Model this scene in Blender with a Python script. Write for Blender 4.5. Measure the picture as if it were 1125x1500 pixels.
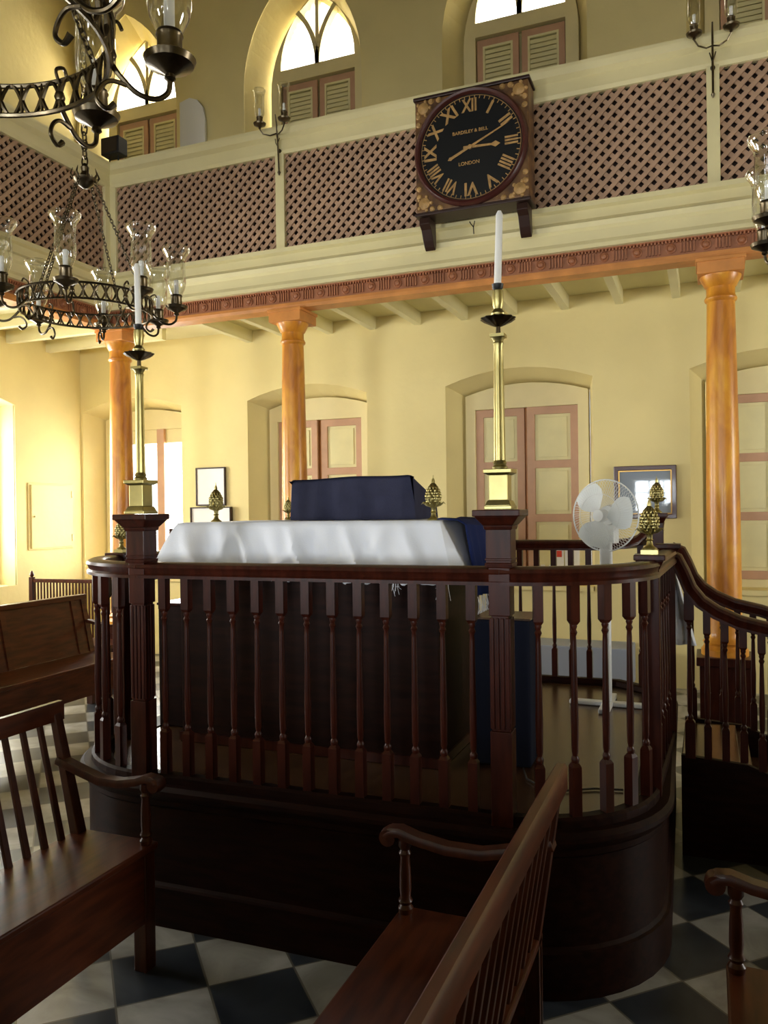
import bpy, math, random
from math import sin, cos, pi, radians, sqrt, atan2
from mathutils import Vector, Matrix
from mathutils.geometry import tessellate_polygon
random.seed(7)
S = bpy.context.scene
for o in list(bpy.data.objects): bpy.data.objects.remove(o)
COL = S.collection

# ------------------------------------------------------------------ camera, exposure, light
F, YAW, PITCH, ROLL, EYE = 1176.2, radians(21.88), radians(-.125), radians(-.748), 1.6
fw = Vector((-sin(YAW)*cos(PITCH), cos(YAW)*cos(PITCH), sin(PITCH)))
rt = Vector((cos(YAW), sin(YAW), 0)); up = rt.cross(fw)
r2 = rt*cos(ROLL)+up*sin(ROLL); u2 = up*cos(ROLL)-rt*sin(ROLL)
cd = bpy.data.cameras.new('camera'); cam = bpy.data.objects.new('camera', cd); COL.objects.link(cam)
M = Matrix((r2, u2, -fw)).transposed().to_4x4(); M.translation = Vector((0, 0, EYE)); cam.matrix_world = M
cd.sensor_fit = 'VERTICAL'; cd.sensor_height = 36; cd.sensor_width = 27; cd.lens = F/1500*36; cd.clip_start = .05
S.camera = cam
S.view_settings.view_transform = 'Standard'; S.view_settings.look = 'None'
S.view_settings.exposure = 1.0; S.view_settings.gamma = 1; S.view_settings.use_curve_mapping = False
W = bpy.data.worlds.new('world'); S.world = W; W.use_nodes = True
bg = W.node_tree.nodes['Background']; bg.inputs[0].default_value = (.95, .97, 1, 1); bg.inputs[1].default_value = 3.0

def area(name, loc, direction, sx, sy, power, color=(1, .97, .9)):
    l = bpy.data.lights.new(name, 'AREA'); l.shape = 'RECTANGLE'; l.size = sx; l.size_y = sy
    l.energy = power; l.color = color
    o = bpy.data.objects.new(name, l); COL.objects.link(o); o.location = loc
    o.rotation_euler = Vector(direction).to_track_quat('-Z', 'Z').to_euler()
    return o
YR_L = -5.72
DAY = (1, .98, .93); COOL = (.86, .93, 1)
# daylight outside the real windows
area('daylight_left_window', (-7.25, 5.74, 1.85), (1, 0, 0), 1.5, 1.9, 100, DAY)
area('daylight_left_window', (-7.32, 2.2, 1.9), (1, 0, 0), 1.5, 1.9, 70, DAY)
area('daylight_bright_window', (-6.14, 8.0, 1.8), (0, -1, 0), 1.1, 1.8, 90, DAY)
for cx, p in ((-6.0, 75), (-3.8, 34), (-1.63, 24), (.58, 16)):
    area('daylight_upper_window', (cx, 8.06, 6.82), (0, -1, -.15), 1.0, .95, p, (1, .88, .62))
for cx, p in ((-4.6, 230), (-1.1, 130), (2.4, 100)):
    area('daylight_rear_window', (cx, YR_L, 1.75), (0, 1, 0), 1.1, 1.5, p, COOL if cx == -1.1 else (.97, .98, 1))
area('daylight_right_window', (5.72, 5.0, 1.9), (-1, 0, 0), 1.5, 1.8, 60, DAY)

# ------------------------------------------------------------------ materials
def mat(name, col, rough=.5, metal=0, spec=.5, coat=0, var=0, scale=6, col2=None, bump=0, bscale=60, stretch=(1, 1, 1), detail=4, trans=0, ior=1.45, emit=None):
    m = bpy.data.materials.new(name); m.use_nodes = True; nt = m.node_tree
    b = nt.nodes['Principled BSDF']
    b.inputs['Base Color'].default_value = (*col, 1); b.inputs['Roughness'].default_value = rough
    b.inputs['Metallic'].default_value = metal; b.inputs['Specular IOR Level'].default_value = spec
    b.inputs['Coat Weight'].default_value = coat; b.inputs['Coat Roughness'].default_value = .08
    b.inputs['Transmission Weight'].default_value = trans; b.inputs['IOR'].default_value = ior
    tc = nt.nodes.new('ShaderNodeTexCoord'); mp = nt.nodes.new('ShaderNodeMapping')
    nt.links.new(tc.outputs['Object'], mp.inputs[0]); mp.inputs['Scale'].default_value = stretch
    if var or col2:
        n = nt.nodes.new('ShaderNodeTexNoise'); n.inputs['Scale'].default_value = scale; n.inputs['Detail'].default_value = detail
        nt.links.new(mp.outputs[0], n.inputs['Vector'])
        r = nt.nodes.new('ShaderNodeValToRGB'); nt.links.new(n.outputs['Fac'], r.inputs[0])
        c2 = col2 or tuple(c*(1-var) for c in col); c1 = col if col2 else tuple(min(1, c*(1+var)) for c in col)
        r.color_ramp.elements[0].color = (*c2, 1); r.color_ramp.elements[1].color = (*c1, 1)
        r.color_ramp.elements[0].position = .35; r.color_ramp.elements[1].position = .65
        nt.links.new(r.outputs[0], b.inputs['Base Color'])
    if bump:
        n = nt.nodes.new('ShaderNodeTexNoise'); n.inputs['Scale'].default_value = bscale; n.inputs['Detail'].default_value = 3
        nt.links.new(mp.outputs[0], n.inputs['Vector'])
        bn = nt.nodes.new('ShaderNodeBump'); bn.inputs['Strength'].default_value = bump; bn.inputs['Distance'].default_value = .01
        nt.links.new(n.outputs['Fac'], bn.inputs['Height']); nt.links.new(bn.outputs[0], b.inputs['Normal'])
    return m
MT = {}
MT['wall'] = mat('cream_yellow_limewash', (.78, .665, .325), .85, spec=.2, var=.05, scale=1.3, bump=.25, bscale=14)
MT['white'] = mat('cream_white_paint', (.76, .68, .38), .45, spec=.4, var=.03, scale=3)
MT['joist'] = mat('cream_joist_paint', (.76, .70, .42), .6, spec=.3, var=.03, scale=3)
MT['frame'] = mat('window_frame_cream', (.72, .62, .33), .5, var=.03, scale=4)
MT['pink'] = mat('dusty_pink_paint', (.52, .30, .18), .5, var=.06, scale=6)
MT['panel'] = mat('pale_panel_paint', (.74, .67, .36), .55, var=.04, scale=5)
MT['lattice'] = mat('lattice_pinkish_brown', (.44, .28, .18), .6, var=.12, scale=9)
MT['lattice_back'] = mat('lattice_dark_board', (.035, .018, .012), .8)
MT['frieze'] = mat('reddish_brown_frieze', (.36, .14, .065), .45, var=.12, scale=7)
MT['orange'] = mat('orange_grained_moulding', (.62, .25, .06), .4, var=.15, scale=5)
MT['mahog'] = mat('polished_dark_mahogany', (.040, .008, .0038), .34, spec=.2, coat=.08, var=.35, scale=7, stretch=(6, 6, 1))
MT['mahog2'] = mat('mahogany_plank', (.014, .004, .002), .5, spec=.1, coat=.0, var=.35, scale=7, stretch=(1, 6, 6))
MT['pew'] = mat('red_brown_pew_wood', (.075, .018, .006), .34, spec=.28, coat=.1, var=.35, scale=5, stretch=(7, 1, 7))
MT['pewv'] = mat('red_brown_turned_wood', (.052, .013, .005), .36, spec=.3, coat=.1, var=.3, scale=5, stretch=(7, 7, 1))
MT['deck'] = mat('worn_brown_floorboards', (.07, .033, .015), .25, spec=.5, var=.3, scale=4, stretch=(8, 1, 1))
MT['brass'] = mat('polished_brass', (.42, .36, .15), .36, metal=1, var=.15, scale=12)
MT['brassd'] = mat('tarnished_brass', (.12, .095, .06), .3, metal=1, var=.3, scale=25)
MT['dark'] = mat('dark_bronze', (.05, .04, .035), .35, metal=.7)
MT['cloth'] = mat('white_linen', (.84, .87, .95), .9, spec=.1, bump=.1, bscale=200)
MT['navy'] = mat('navy_wool', (.038, .040, .072), .95, spec=.1, var=.1, scale=10, bump=.15, bscale=150)
MT['navyd'] = mat('very_dark_navy_cloth', (.012, .014, .026), .9, spec=.1)
MT['navyb'] = mat('bright_navy_cloth', (.015, .025, .10), .9, spec=.1)
MT['wax'] = mat('white_wax', (.88, .87, .84), .5)
MT['plastic'] = mat('white_plastic', (.78, .80, .80), .35)
MT['fanblade'] = mat('translucent_white_blade', (.82, .86, .86), .3, trans=.25)
MT['black'] = mat('black_plastic', (.012, .012, .013), .45)
MT['paper'] = mat('white_paper', (.85, .85, .84), .7)
MT['red'] = mat('red_print', (.7, .06, .03), .6)
MT['print'] = mat('pale_blue_print_behind_glass', (.26, .31, .38), .03, spec=.5)
MT['picframe'] = mat('dark_red_picture_frame', (.06, .015, .01), .3, coat=.3)
MT['gilt'] = mat('gilt_edge', (.55, .33, .1), .35, metal=.8)
MT['case'] = mat('gilded_brown_clock_case', (.20, .10, .035), .45, col2=(.05, .022, .012), scale=9, detail=6)
MT['casedark'] = mat('dark_clock_wood', (.03, .012, .008), .4)
MT['bezel'] = mat('dark_red_bezel', (.06, .015, .012), .35)
MT['dial'] = mat('black_dial', (.008, .009, .010), .3)
MT['gold'] = mat('gold_leaf_paint', (.42, .25, .09), .5, metal=.1, var=.2, scale=30)
MT['bluegrey'] = mat('blue_grey_paint', (.30, .33, .40), .6)
MT['lace'] = mat('white_lace', (.7, .72, .75), .9)
MT['plaster'] = mat('dark_boarded_ceiling', (.07, .04, .02), .8)

def glass(name, tint=(1, 1, 1)):
    m = bpy.data.materials.new(name); m.use_nodes = True; nt = m.node_tree
    for n in list(nt.nodes): nt.nodes.remove(n)
    out = nt.nodes.new('ShaderNodeOutputMaterial'); mx = nt.nodes.new('ShaderNodeMixShader')
    t = nt.nodes.new('ShaderNodeBsdfTransparent'); t.inputs[0].default_value = (*tint, 1)
    g = nt.nodes.new('ShaderNodeBsdfGlossy'); g.inputs['Roughness'].default_value = .03; g.inputs[0].default_value = (1, 1, 1, 1)
    lw = nt.nodes.new('ShaderNodeLayerWeight'); lw.inputs[0].default_value = .45
    mr = nt.nodes.new('ShaderNodeMapRange'); mr.inputs['To Min'].default_value = .05; mr.inputs['To Max'].default_value = .9
    nt.links.new(lw.outputs['Facing'], mr.inputs[0]); nt.links.new(mr.outputs[0], mx.inputs[0])
    nt.links.new(t.outputs[0], mx.inputs[1]); nt.links.new(g.outputs[0], mx.inputs[2]); nt.links.new(mx.outputs[0], out.inputs[0])
    return m
MT['glass'] = glass('thin_clear_glass', (.93, .94, .93))
MT['pane'] = glass('window_pane_glass', (.97, .98, .98))

def column_mat():
    m = bpy.data.materials.new('orange_faux_marble'); m.use_nodes = True; nt = m.node_tree; b = nt.nodes['Principled BSDF']
    b.inputs['Roughness'].default_value = .35; b.inputs['Coat Weight'].default_value = .12; b.inputs['Coat Roughness'].default_value = .15
    tc = nt.nodes.new('ShaderNodeTexCoord'); mp = nt.nodes.new('ShaderNodeMapping'); mp.inputs['Scale'].default_value = (3, 3, 1.2)
    nt.links.new(tc.outputs['Object'], mp.inputs[0])
    n = nt.nodes.new('ShaderNodeTexNoise'); n.inputs['Scale'].default_value = 2.2; n.inputs['Detail'].default_value = 7; n.inputs['Distortion'].default_value = .7
    nt.links.new(mp.outputs[0], n.inputs['Vector'])
    r = nt.nodes.new('ShaderNodeValToRGB'); nt.links.new(n.outputs['Fac'], r.inputs[0])
    e = r.color_ramp.elements; e[0].position = .30; e[0].color = (.42, .13, .02, 1); e[1].position = .66; e[1].color = (.80, .38, .035, 1)
    x = e.new(.5); x.color = (.68, .27, .025, 1)
    nt.links.new(r.outputs[0], b.inputs['Base Color'])
    return m
MT['column'] = column_mat()

def floor_mat():
    m = bpy.data.materials.new('diagonal_marble_checker'); m.use_nodes = True; nt = m.node_tree; b = nt.nodes['Principled BSDF']
    L = nt.links.new; N = nt.nodes.new
    tc = N('ShaderNodeTexCoord'); sub = N('ShaderNodeVectorMath'); sub.operation = 'SUBTRACT'; sub.inputs[1].default_value = (-1.579, 2.284, 0)
    L(tc.outputs['Object'], sub.inputs[0])
    mp = N('ShaderNodeMapping'); mp.vector_type = 'POINT'; mp.inputs['Rotation'].default_value = (0, 0, radians(-43.5)); mp.inputs['Scale'].default_value = (1/.297,)*3
    L(sub.outputs[0], mp.inputs[0])
    add = N('ShaderNodeVectorMath'); add.operation = 'ADD'; add.inputs[1].default_value = (0, 0, .5); L(mp.outputs[0], add.inputs[0])
    ck = N('ShaderNodeTexChecker'); ck.inputs['Scale'].default_value = 1; L(add.outputs[0], ck.inputs['Vector'])
    n = N('ShaderNodeTexNoise'); n.inputs['Scale'].default_value = 4; n.inputs['Detail'].default_value = 6; n.inputs['Distortion'].default_value = 1
    L(tc.outputs['Object'], n.inputs['Vector'])
    def ramp(c1, c2):
        r = N('ShaderNodeValToRGB'); L(n.outputs['Fac'], r.inputs[0]); r.color_ramp.elements[0].position = .35; r.color_ramp.elements[1].position = .65
        r.color_ramp.elements[0].color = (*c1, 1); r.color_ramp.elements[1].color = (*c2, 1); return r
    w = ramp((.22, .215, .19), (.42, .42, .40)); d = ramp((.018, .022, .030), (.042, .050, .064))
    L(w.outputs[0], ck.inputs['Color2']); L(d.outputs[0], ck.inputs['Color1'])
    sp = N('ShaderNodeSeparateXYZ'); L(mp.outputs[0], sp.inputs[0])
    def edge(o):
        f = N('ShaderNodeMath'); f.operation = 'PINGPONG'; f.inputs[1].default_value = .5; L(o, f.inputs[0]); return f
    ex, ey = edge(sp.outputs[0]), edge(sp.outputs[1])
    mn = N('ShaderNodeMath'); mn.operation = 'MINIMUM'; L(ex.outputs[0], mn.inputs[0]); L(ey.outputs[0], mn.inputs[1])
    lt = N('ShaderNodeMath'); lt.operation = 'LESS_THAN'; lt.inputs[1].default_value = .012; L(mn.outputs[0], lt.inputs[0])
    mx = N('ShaderNodeMix'); mx.data_type = 'RGBA'; L(lt.outputs[0], mx.inputs[0]); L(ck.outputs[0], mx.inputs[6]); mx.inputs[7].default_value = (.12, .11, .09, 1)
    L(mx.outputs[2], b.inputs['Base Color']); b.inputs['Roughness'].default_value = .3
    return m
MT['floor'] = floor_mat()

# ------------------------------------------------------------------ mesh helpers
def smooth(pts, k=5):
    P = [Vector(p) for p in pts]; out = []
    for i in range(len(P)-1):
        a, b, c, d = P[max(i-1, 0)], P[i], P[i+1], P[min(i+2, len(P)-1)]
        for j in range(k):
            t = j/k; out.append(.5*((2*b)+(c-a)*t+(2*a-5*b+4*c-d)*t*t+(3*b-a-3*c+d)*t**3))
    out.append(P[-1]); return out
def srad(r, n, k=5):
    if not isinstance(r, (list, tuple)): return r
    return [r[i]+(r[i+1]-r[i])*j/k for i in range(n-1) for j in range(k)]+[r[-1]]
class MB:
    def __init__(s): s.v = []; s.f = []
    def add(s, vs, fs, m=None):
        k = len(s.v); s.v += [tuple(m @ Vector(p)) if m else tuple(p) for p in vs]; s.f += [tuple(i+k for i in f) for f in fs]; return s
    def box(s, x0, x1, y0, y1, z0, z1, m=None):
        return s.add([(x0, y0, z0), (x1, y0, z0), (x1, y1, z0), (x0, y1, z0), (x0, y0, z1), (x1, y0, z1), (x1, y1, z1), (x0, y1, z1)],
                     [(0, 3, 2, 1), (4, 5, 6, 7), (0, 1, 5, 4), (1, 2, 6, 5), (2, 3, 7, 6), (3, 0, 4, 7)], m)
    def cb(s, c, d, m=None):
        return s.box(c[0]-d[0]/2, c[0]+d[0]/2, c[1]-d[1]/2, c[1]+d[1]/2, c[2]-d[2]/2, c[2]+d[2]/2, m)
    def frustum(s, c, z0, a0, z1, a1, m=None):   # square taper, a = half widths
        x, y = c; q = lambda a, z: [(x-a, y-a, z), (x+a, y-a, z), (x+a, y+a, z), (x-a, y+a, z)]
        return s.add(q(a0, z0)+q(a1, z1), [(0, 3, 2, 1), (4, 5, 6, 7), (0, 1, 5, 4), (1, 2, 6, 5), (2, 3, 7, 6), (3, 0, 4, 7)], m)
    def lathe(s, prof, c=(0, 0, 0), n=20, m=None, mod=None, caps=True):
        vs = []; fs = []
        for r, z in prof:
            for i in range(n):
                a = 2*pi*i/n; rr = r*(mod(a, z) if mod else 1); vs.append((c[0]+rr*cos(a), c[1]+rr*sin(a), c[2]+z))
        for j in range(len(prof)-1):
            for i in range(n):
                i2 = (i+1) % n; fs.append((j*n+i, j*n+i2, (j+1)*n+i2, (j+1)*n+i))
        if caps: fs.append(tuple(range(n-1, -1, -1))); fs.append(tuple((len(prof)-1)*n+i for i in range(n)))
        return s.add(vs, fs, m)
    def tube(s, pts, r, n=8, closed=False, m=None):
        P = [Vector(p) for p in pts]; k = len(P); vs = []; fs = []; pn = None
        for i, p in enumerate(P):
            a = P[(i-1) % k] if (closed or i) else p; b = P[(i+1) % k] if (closed or i < k-1) else p
            t = (b-a).normalized()
            if pn is None: pn = t.orthogonal().normalized()
            pn = (pn-t*pn.dot(t)).normalized(); bn = t.cross(pn)
            rr = r[i] if isinstance(r, (list, tuple)) else r
            for j in range(n): vs.append(p+pn*rr*cos(2*pi*j/n)+bn*rr*sin(2*pi*j/n))
        for i in range(k if closed else k-1):
            for j in range(n):
                i2 = (i+1) % k; j2 = (j+1) % n; fs.append((i*n+j, i*n+j2, i2*n+j2, i2*n+j))
        if not closed: fs.append(tuple(range(n-1, -1, -1))); fs.append(tuple((k-1)*n+j for j in range(n)))
        return s.add(vs, fs, m)
    def sweep(s, prof, path, m=None, closed=False, flip=False):
        """prof: (side, height) closed loop; path 3-D; side = horizontal right of travel."""
        P = [Vector(p) for p in path]; k = len(P); n = len(prof); vs = []; fs = []
        for i, p in enumerate(P):
            a = P[(i-1) % k] if (closed or i) else p; b = P[(i+1) % k] if (closed or i < k-1) else p
            t = (b-a).normalized(); th = Vector((t.x, t.y, 0)).normalized(); sd = Vector((th.y, -th.x, 0)); upv = sd.cross(t).normalized()
            sc = 1
            if (closed or (0 < i < k-1)):
                t1 = (p-a); t2 = (b-p); t1.z = t2.z = 0
                if t1.length > 1e-6 and t2.length > 1e-6:
                    c = max(.3, cos(t1.angle(t2)/2)); sc = 1/c
                if abs(t1.normalized().angle(t2.normalized())) > .3:
                    th = (t1.normalized()+t2.normalized()).normalized(); sd = Vector((th.y, -th.x, 0))
            for x, y in prof: vs.append(p+sd*x*sc+upv*y)
        for i in range(k if closed else k-1):
            for j in range(n):
                i2 = (i+1) % k; j2 = (j+1) % n; fs.append((i*n+j, i*n+j2, i2*n+j2, i2*n+j))
        if not closed: fs.append(tuple(range(n-1, -1, -1))); fs.append(tuple((k-1)*n+j for j in range(n)))
        return s.add(vs, fs, m)
    def plate(s, outer, holes, t, m=None):
        """polygon (x,z) with holes extruded in y from 0 to t"""
        loops = [outer]+holes; flat = [p for l in loops for p in l]
        tri = tessellate_polygon([[Vector((x, z, 0)) for x, z in l] for l in loops]); n = len(flat)
        vs = [(x, 0, z) for x, z in flat]+[(x, t, z) for x, z in flat]
        fs = [tuple(q) for q in tri]+[tuple(i+n for i in reversed(q)) for q in tri]; k = 0
        for l in loops:
            for i in range(len(l)): i2 = (i+1) % len(l); fs.append((k+i, k+i2, k+i2+n, k+i+n))
            k += len(l)
        return s.add(vs, fs, m)
    def build(s, name, material, parent=None, loc=(0, 0, 0), rot=(0, 0, 0), smooth=False, bevel=0):
        me = bpy.data.meshes.new(name); me.from_pydata([tuple(v) for v in s.v], [], s.f); me.validate(); me.update()
        import bmesh
        bm = bmesh.new(); bm.from_mesh(me); bmesh.ops.recalc_face_normals(bm, faces=bm.faces)
        if smooth:
            for f in bm.faces: f.smooth = True
            for e in bm.edges:
                if len(e.link_faces) == 2 and e.calc_face_angle(0) > radians(38): e.smooth = False
        bm.to_mesh(me); bm.free()
        me.materials.append(MT[material] if isinstance(material, str) else material)
        o = bpy.data.objects.new(name, me); COL.objects.link(o); o.location = loc; o.rotation_euler = rot
        if parent: o.parent = parent
        if bevel:
            b = o.modifiers.new('bevel', 'BEVEL'); b.width = bevel; b.segments = 2; b.limit_method = 'ANGLE'; b.angle_limit = radians(40)
        return o
def tag(o, label, cat, group=None, kind=None):
    if label: o['label'] = label
    if cat: o['category'] = cat
    if group: o['group'] = group
    if kind: o['kind'] = kind
    return o
def empty(name, loc=(0, 0, 0), rz=0, parent=None):
    o = bpy.data.objects.new(name, None); COL.objects.link(o); o.location = loc; o.rotation_euler = (0, 0, rz); o.empty_display_size = .1
    if parent: o.parent = parent
    return o
def dup(o, loc=None, rz=None, label=None, parent=None):
    c = o.copy(); COL.objects.link(c)
    if loc is not None: c.location = loc
    if rz is not None: c.rotation_euler = (0, 0, rz)
    if label: c['label'] = label
    if parent: c.parent = parent
    for ch in list(o.children): dup(ch, parent=c)
    return c
def structure(o): o['kind'] = 'structure'; return o
def rotz(a): return Matrix.Rotation(a, 4, 'Z')
def T(x, y, z): return Matrix.Translation((x, y, z))

# ------------------------------------------------------------------ room shell
XL, XR, YR, YB, ZC = -6.87, 5.5, -5.5, 7.5, 8.2
structure(MB().box(XL-.6, XR+.3, YR-.3, YB+.6, -.1, 0).build('floor', 'floor'))
structure(MB().box(XL-.6, XR+.3, YR-.3, YB+.6, ZC, ZC+.1).build('ceiling', 'plaster'))
NX = (-6.14, -3.885, -1.65, .575, 2.8, 5.0)
def seg_arch(cx, hw, z0, z1, rise, n=9):            # segmental headed opening
    pts = [(cx-hw, z0), (cx+hw, z0), (cx+hw, z1)]
    for i in range(1, n): t = i/n; x = cx+hw-2*hw*t; pts.append((x, z1+rise*(1-(2*t-1)**2)))
    return pts+[(cx-hw, z1)]
def gothic(cx, a, z0, zs, n=10, k=1.0):             # pointed arch, springing at zs
    R = 2*a*k; cxr = cx+a-R; cxl = cx-a+R; am = math.acos((cx-cxr)/R)
    pts = [(cx-a, z0), (cx+a, z0)]
    for i in range(n+1): t = am*i/n; pts.append((cxr+R*cos(t), zs+R*sin(t)))
    for i in range(1, n+1): t = am*(1-i/n); pts.append((cxl-R*cos(t), zs+R*sin(t)))
    return pts
DN = .34
lowF = [seg_arch(c, .70, .84, 2.80, .13) for c in NX[:4]]; lowB = [seg_arch(c+.03, .60, .88, 2.72, .10) for c in NX[:4]]
upF = [gothic(c, .69, 4.6, 6.15) for c in NX[:4]]; upB = [gothic(c+.02, .56, 4.66, 6.17) for c in NX[:4]]
wb = MB().plate([(XL-.02, -.02), (XR+.1, -.02), (XR+.1, ZC), (XL-.02, ZC)], lowF+upF, .02, T(0, YB, 0))
for A, B in list(zip(lowF, lowB))+list(zip(upF, upB)):
    n = len(A); wb.add([(x, YB+.01, z) for x, z in A]+[(x, YB+DN, z) for x, z in B], [(i, (i+1) % n, (i+1) % n+n, i+n) for i in range(n)])
structure(wb.build('wall_back', 'wall'))
# left wall with tall opening recess
wl = MB()
def rect(x0, x1, z0, z1): return [(x0, z0), (x1, z0), (x1, z1), (x0, z1)]
mL = Matrix(((0, -1, 0, XL), (1, 0, 0, 0), (0, 0, 1, 0), (0, 0, 0, 1)))   # local x -> world y, local y -> -world x
opL = [seg_arch(c, .78, .85, 2.78, .12) for c in (5.74, 2.2)]; opU = [gothic(c, .69, 4.6, 6.15) for c in (5.3, 2.6)]
wl.plate([(YR, -.02), (YB+.02, -.02), (YB+.02, ZC), (YR, ZC)], opL, .02, mL)
A = opL[0]; n = len(A); wl.add([(XL-.01, y, z) for y, z in A]+[(XL-.30, y+(.06 if y < 5.74 else -.0), z) for y, z in A], [(i, (i+1) % n, (i+1) % n+n, i+n) for i in range(n)])
A = opL[1]; n = len(A); wl.add([(XL-.01, y, z) for y, z in A]+[(XL-.35, y, z) for y, z in A], [(i, (i+1) % n, (i+1) % n+n, i+n) for i in range(n)])
structure(wl.build('wall_left', 'wall'))
structure(MB().plate([(YR, -.02), (YB+.1, -.02), (YB+.1, ZC), (YR, ZC)], [rect(4.25, 5.75, 1.0, 2.8)], .2, T(0, 0, 0) @ Matrix(((0, 1, 0, XR), (1, 0, 0, 0), (0, 0, 1, 0), (0, 0, 0, 1)))).build('wall_right', 'wall'))
rh = [rect(c-.51, c+.51, 1.02, 2.26) for c in (-4.6, -1.12, 2.4)]+[rect(c-.55, c+.55, 5.6, 6.8) for c in (-4.6, -1.1, 2.4)]
structure(MB().box(XL, XR, YR, -2.2, 2.95, 3.1).box(XL, XR, -2.25, -2.2, 2.85, 4.6).build('added_shade_slab_1', 'white'))  # unseen rear gallery slab and front board, added to darken the upper wall
structure(MB().box(-4.8, 4.6, -.95, -.90, 0, 1.15).box(-4.8, 4.6, -.98, -.87, 1.15, 1.2).build('added_shade_partition', 'mahog2'))  # unseen low partition, added to keep window light off the foreground floor
structure(MB().plate([(XL-.1, -.02), (XR+.1, -.02), (XR+.1, ZC), (XL-.1, ZC)], rh, -.2, T(0, YR, 0)).build('wall_rear', 'wall'))
wn = [0]
def win_empty(loc, rz=0):
    wn[0] += 1; e = empty('window_%d' % wn[0], loc, rz); return structure(e)
for c in (-4.6, -1.12, 2.4):     # rear sash windows
    w = win_empty((c, YR-.1, 1.02)); f = MB()
    f.plate(rect(-.51, .51, 0, 1.24), [rect(-.5+.333*i+.015, -.5+.333*(i+1)-.015, .04+.3*j, .31+.3*j) for i in range(3) for j in range(4)], .04)
    f.build('frame', 'white', w); MB().box(-.5, .5, .015, .021, .01, 1.23).build('pane', 'pane', w)
w = win_empty((XL-.24, 5.74, .85), pi/2); f = MB()
f.plate(seg_arch(0, .78, 0, 1.93, .12), [seg_arch(-.38, .35, .04, 1.9, .04), seg_arch(.38, .35, .04, 1.9, .04)], .05); f.build('frame', 'white', w)
MB().box(-.75, .75, .02, .026, .03, 1.9).build('pane', 'pane', w)

def leaf_panelled(parent, x0, x1, z0, z1, y, ang=0, hinge=None, rows=3):
    """shutter leaf: pink frame with cream sunk panels"""
    w = x1-x0; e = MB(); st = .075
    hs = (z1-z0-st*(rows+1))/rows
    holes = [rect(st, w-st, st+(hs+st)*r, st+(hs+st)*r+hs) for r in range(rows)]
    piv = x0 if hinge != 'r' else x1
    e.plate([(0, 0), (w, 0), (w, z1-z0), (0, z1-z0)], holes, .035)
    if hinge == 'r': e.v = [(v[0]-w, v[1], v[2]) for v in e.v]
    lf = e.build('shutter', 'pink', parent, (piv, y, z0), (0, 0, ang), bevel=.004)
    p = MB()
    for h in holes:
        (a, b), (c, d) = h[0], h[2]; off = -w if hinge == 'r' else 0
        p.box(a+off-.004, c+off+.004, .018, .028, b-.004, d+.004); p.box(a+off+.03, c+off-.03, .008, .02, b+.03, d-.03)
    p.build('panel', 'panel', lf, bevel=.003)
    return lf
for i, c in enumerate(NX[:4]):
    w = win_empty((c+.03, YB+DN-.10, 0)); f = MB()
    f.plate(seg_arch(0, .60, .88, 2.72, .10), [rect(-.50, .50, .95, 2.58)], .10); f.build('frame', 'frame', w, bevel=.004)
    if i == 0:
        MB().box(-.50, -.38, .01, .05, .95, 2.58).build('stile', 'pink', w, bevel=.004); MB().box(.16, .26, -.02, .06, .95, 2.58).build('stile', 'pink', w, bevel=.004)
        MB().box(-.38, .5, .02, .05, 2.42, 2.58).build('head_rail', 'frame', w, bevel=.004)
        MB().box(-.5, .5, .085, .09, .95, 2.58).build('pane', 'pane', w)
    else:
        leaf_panelled(w, -.50, -.015, .95, 2.58, .03, radians(-3 if i != 2 else 0), None)
        leaf_panelled(w, .015, .50, .95, 2.58, .03, radians(4) if i == 2 else 0, 'r')
        MB().box(-.52, .52, .070, .10, .9, 2.6).build('backing_board', 'orange', w)
    MB().box(-.66, .66, -DN+.10-.03, .02, .835, .88).build('window_sill', 'wall', w)
def arcp(cx, zc, R, a0, a1, n=12): return [(cx+R*cos(a0+(a1-a0)*k/n), zc+R*sin(a0+(a1-a0)*k/n)) for k in range(n+1)]
def bar(mb, pts, w, y0, y1):
    for k in range(len(pts)-1):
        p, q = Vector(pts[k]), Vector(pts[k+1]); d = (q-p).normalized(); nn = Vector((-d.y, d.x))*w/2; p = p-d*.004; q = q+d*.004
        mb.add([(p.x+nn.x, y0, p.y+nn.y), (q.x+nn.x, y0, q.y+nn.y), (q.x-nn.x, y0, q.y-nn.y), (p.x-nn.x, y0, p.y-nn.y),
                (p.x+nn.x, y1, p.y+nn.y), (q.x+nn.x, y1, q.y+nn.y), (q.x-nn.x, y1, q.y-nn.y), (p.x-nn.x, y1, p.y-nn.y)],
               [(0, 1, 2, 3), (7, 6, 5, 4), (0, 4, 5, 1), (1, 5, 6, 2), (2, 6, 7, 3), (3, 7, 4, 0)])
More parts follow.
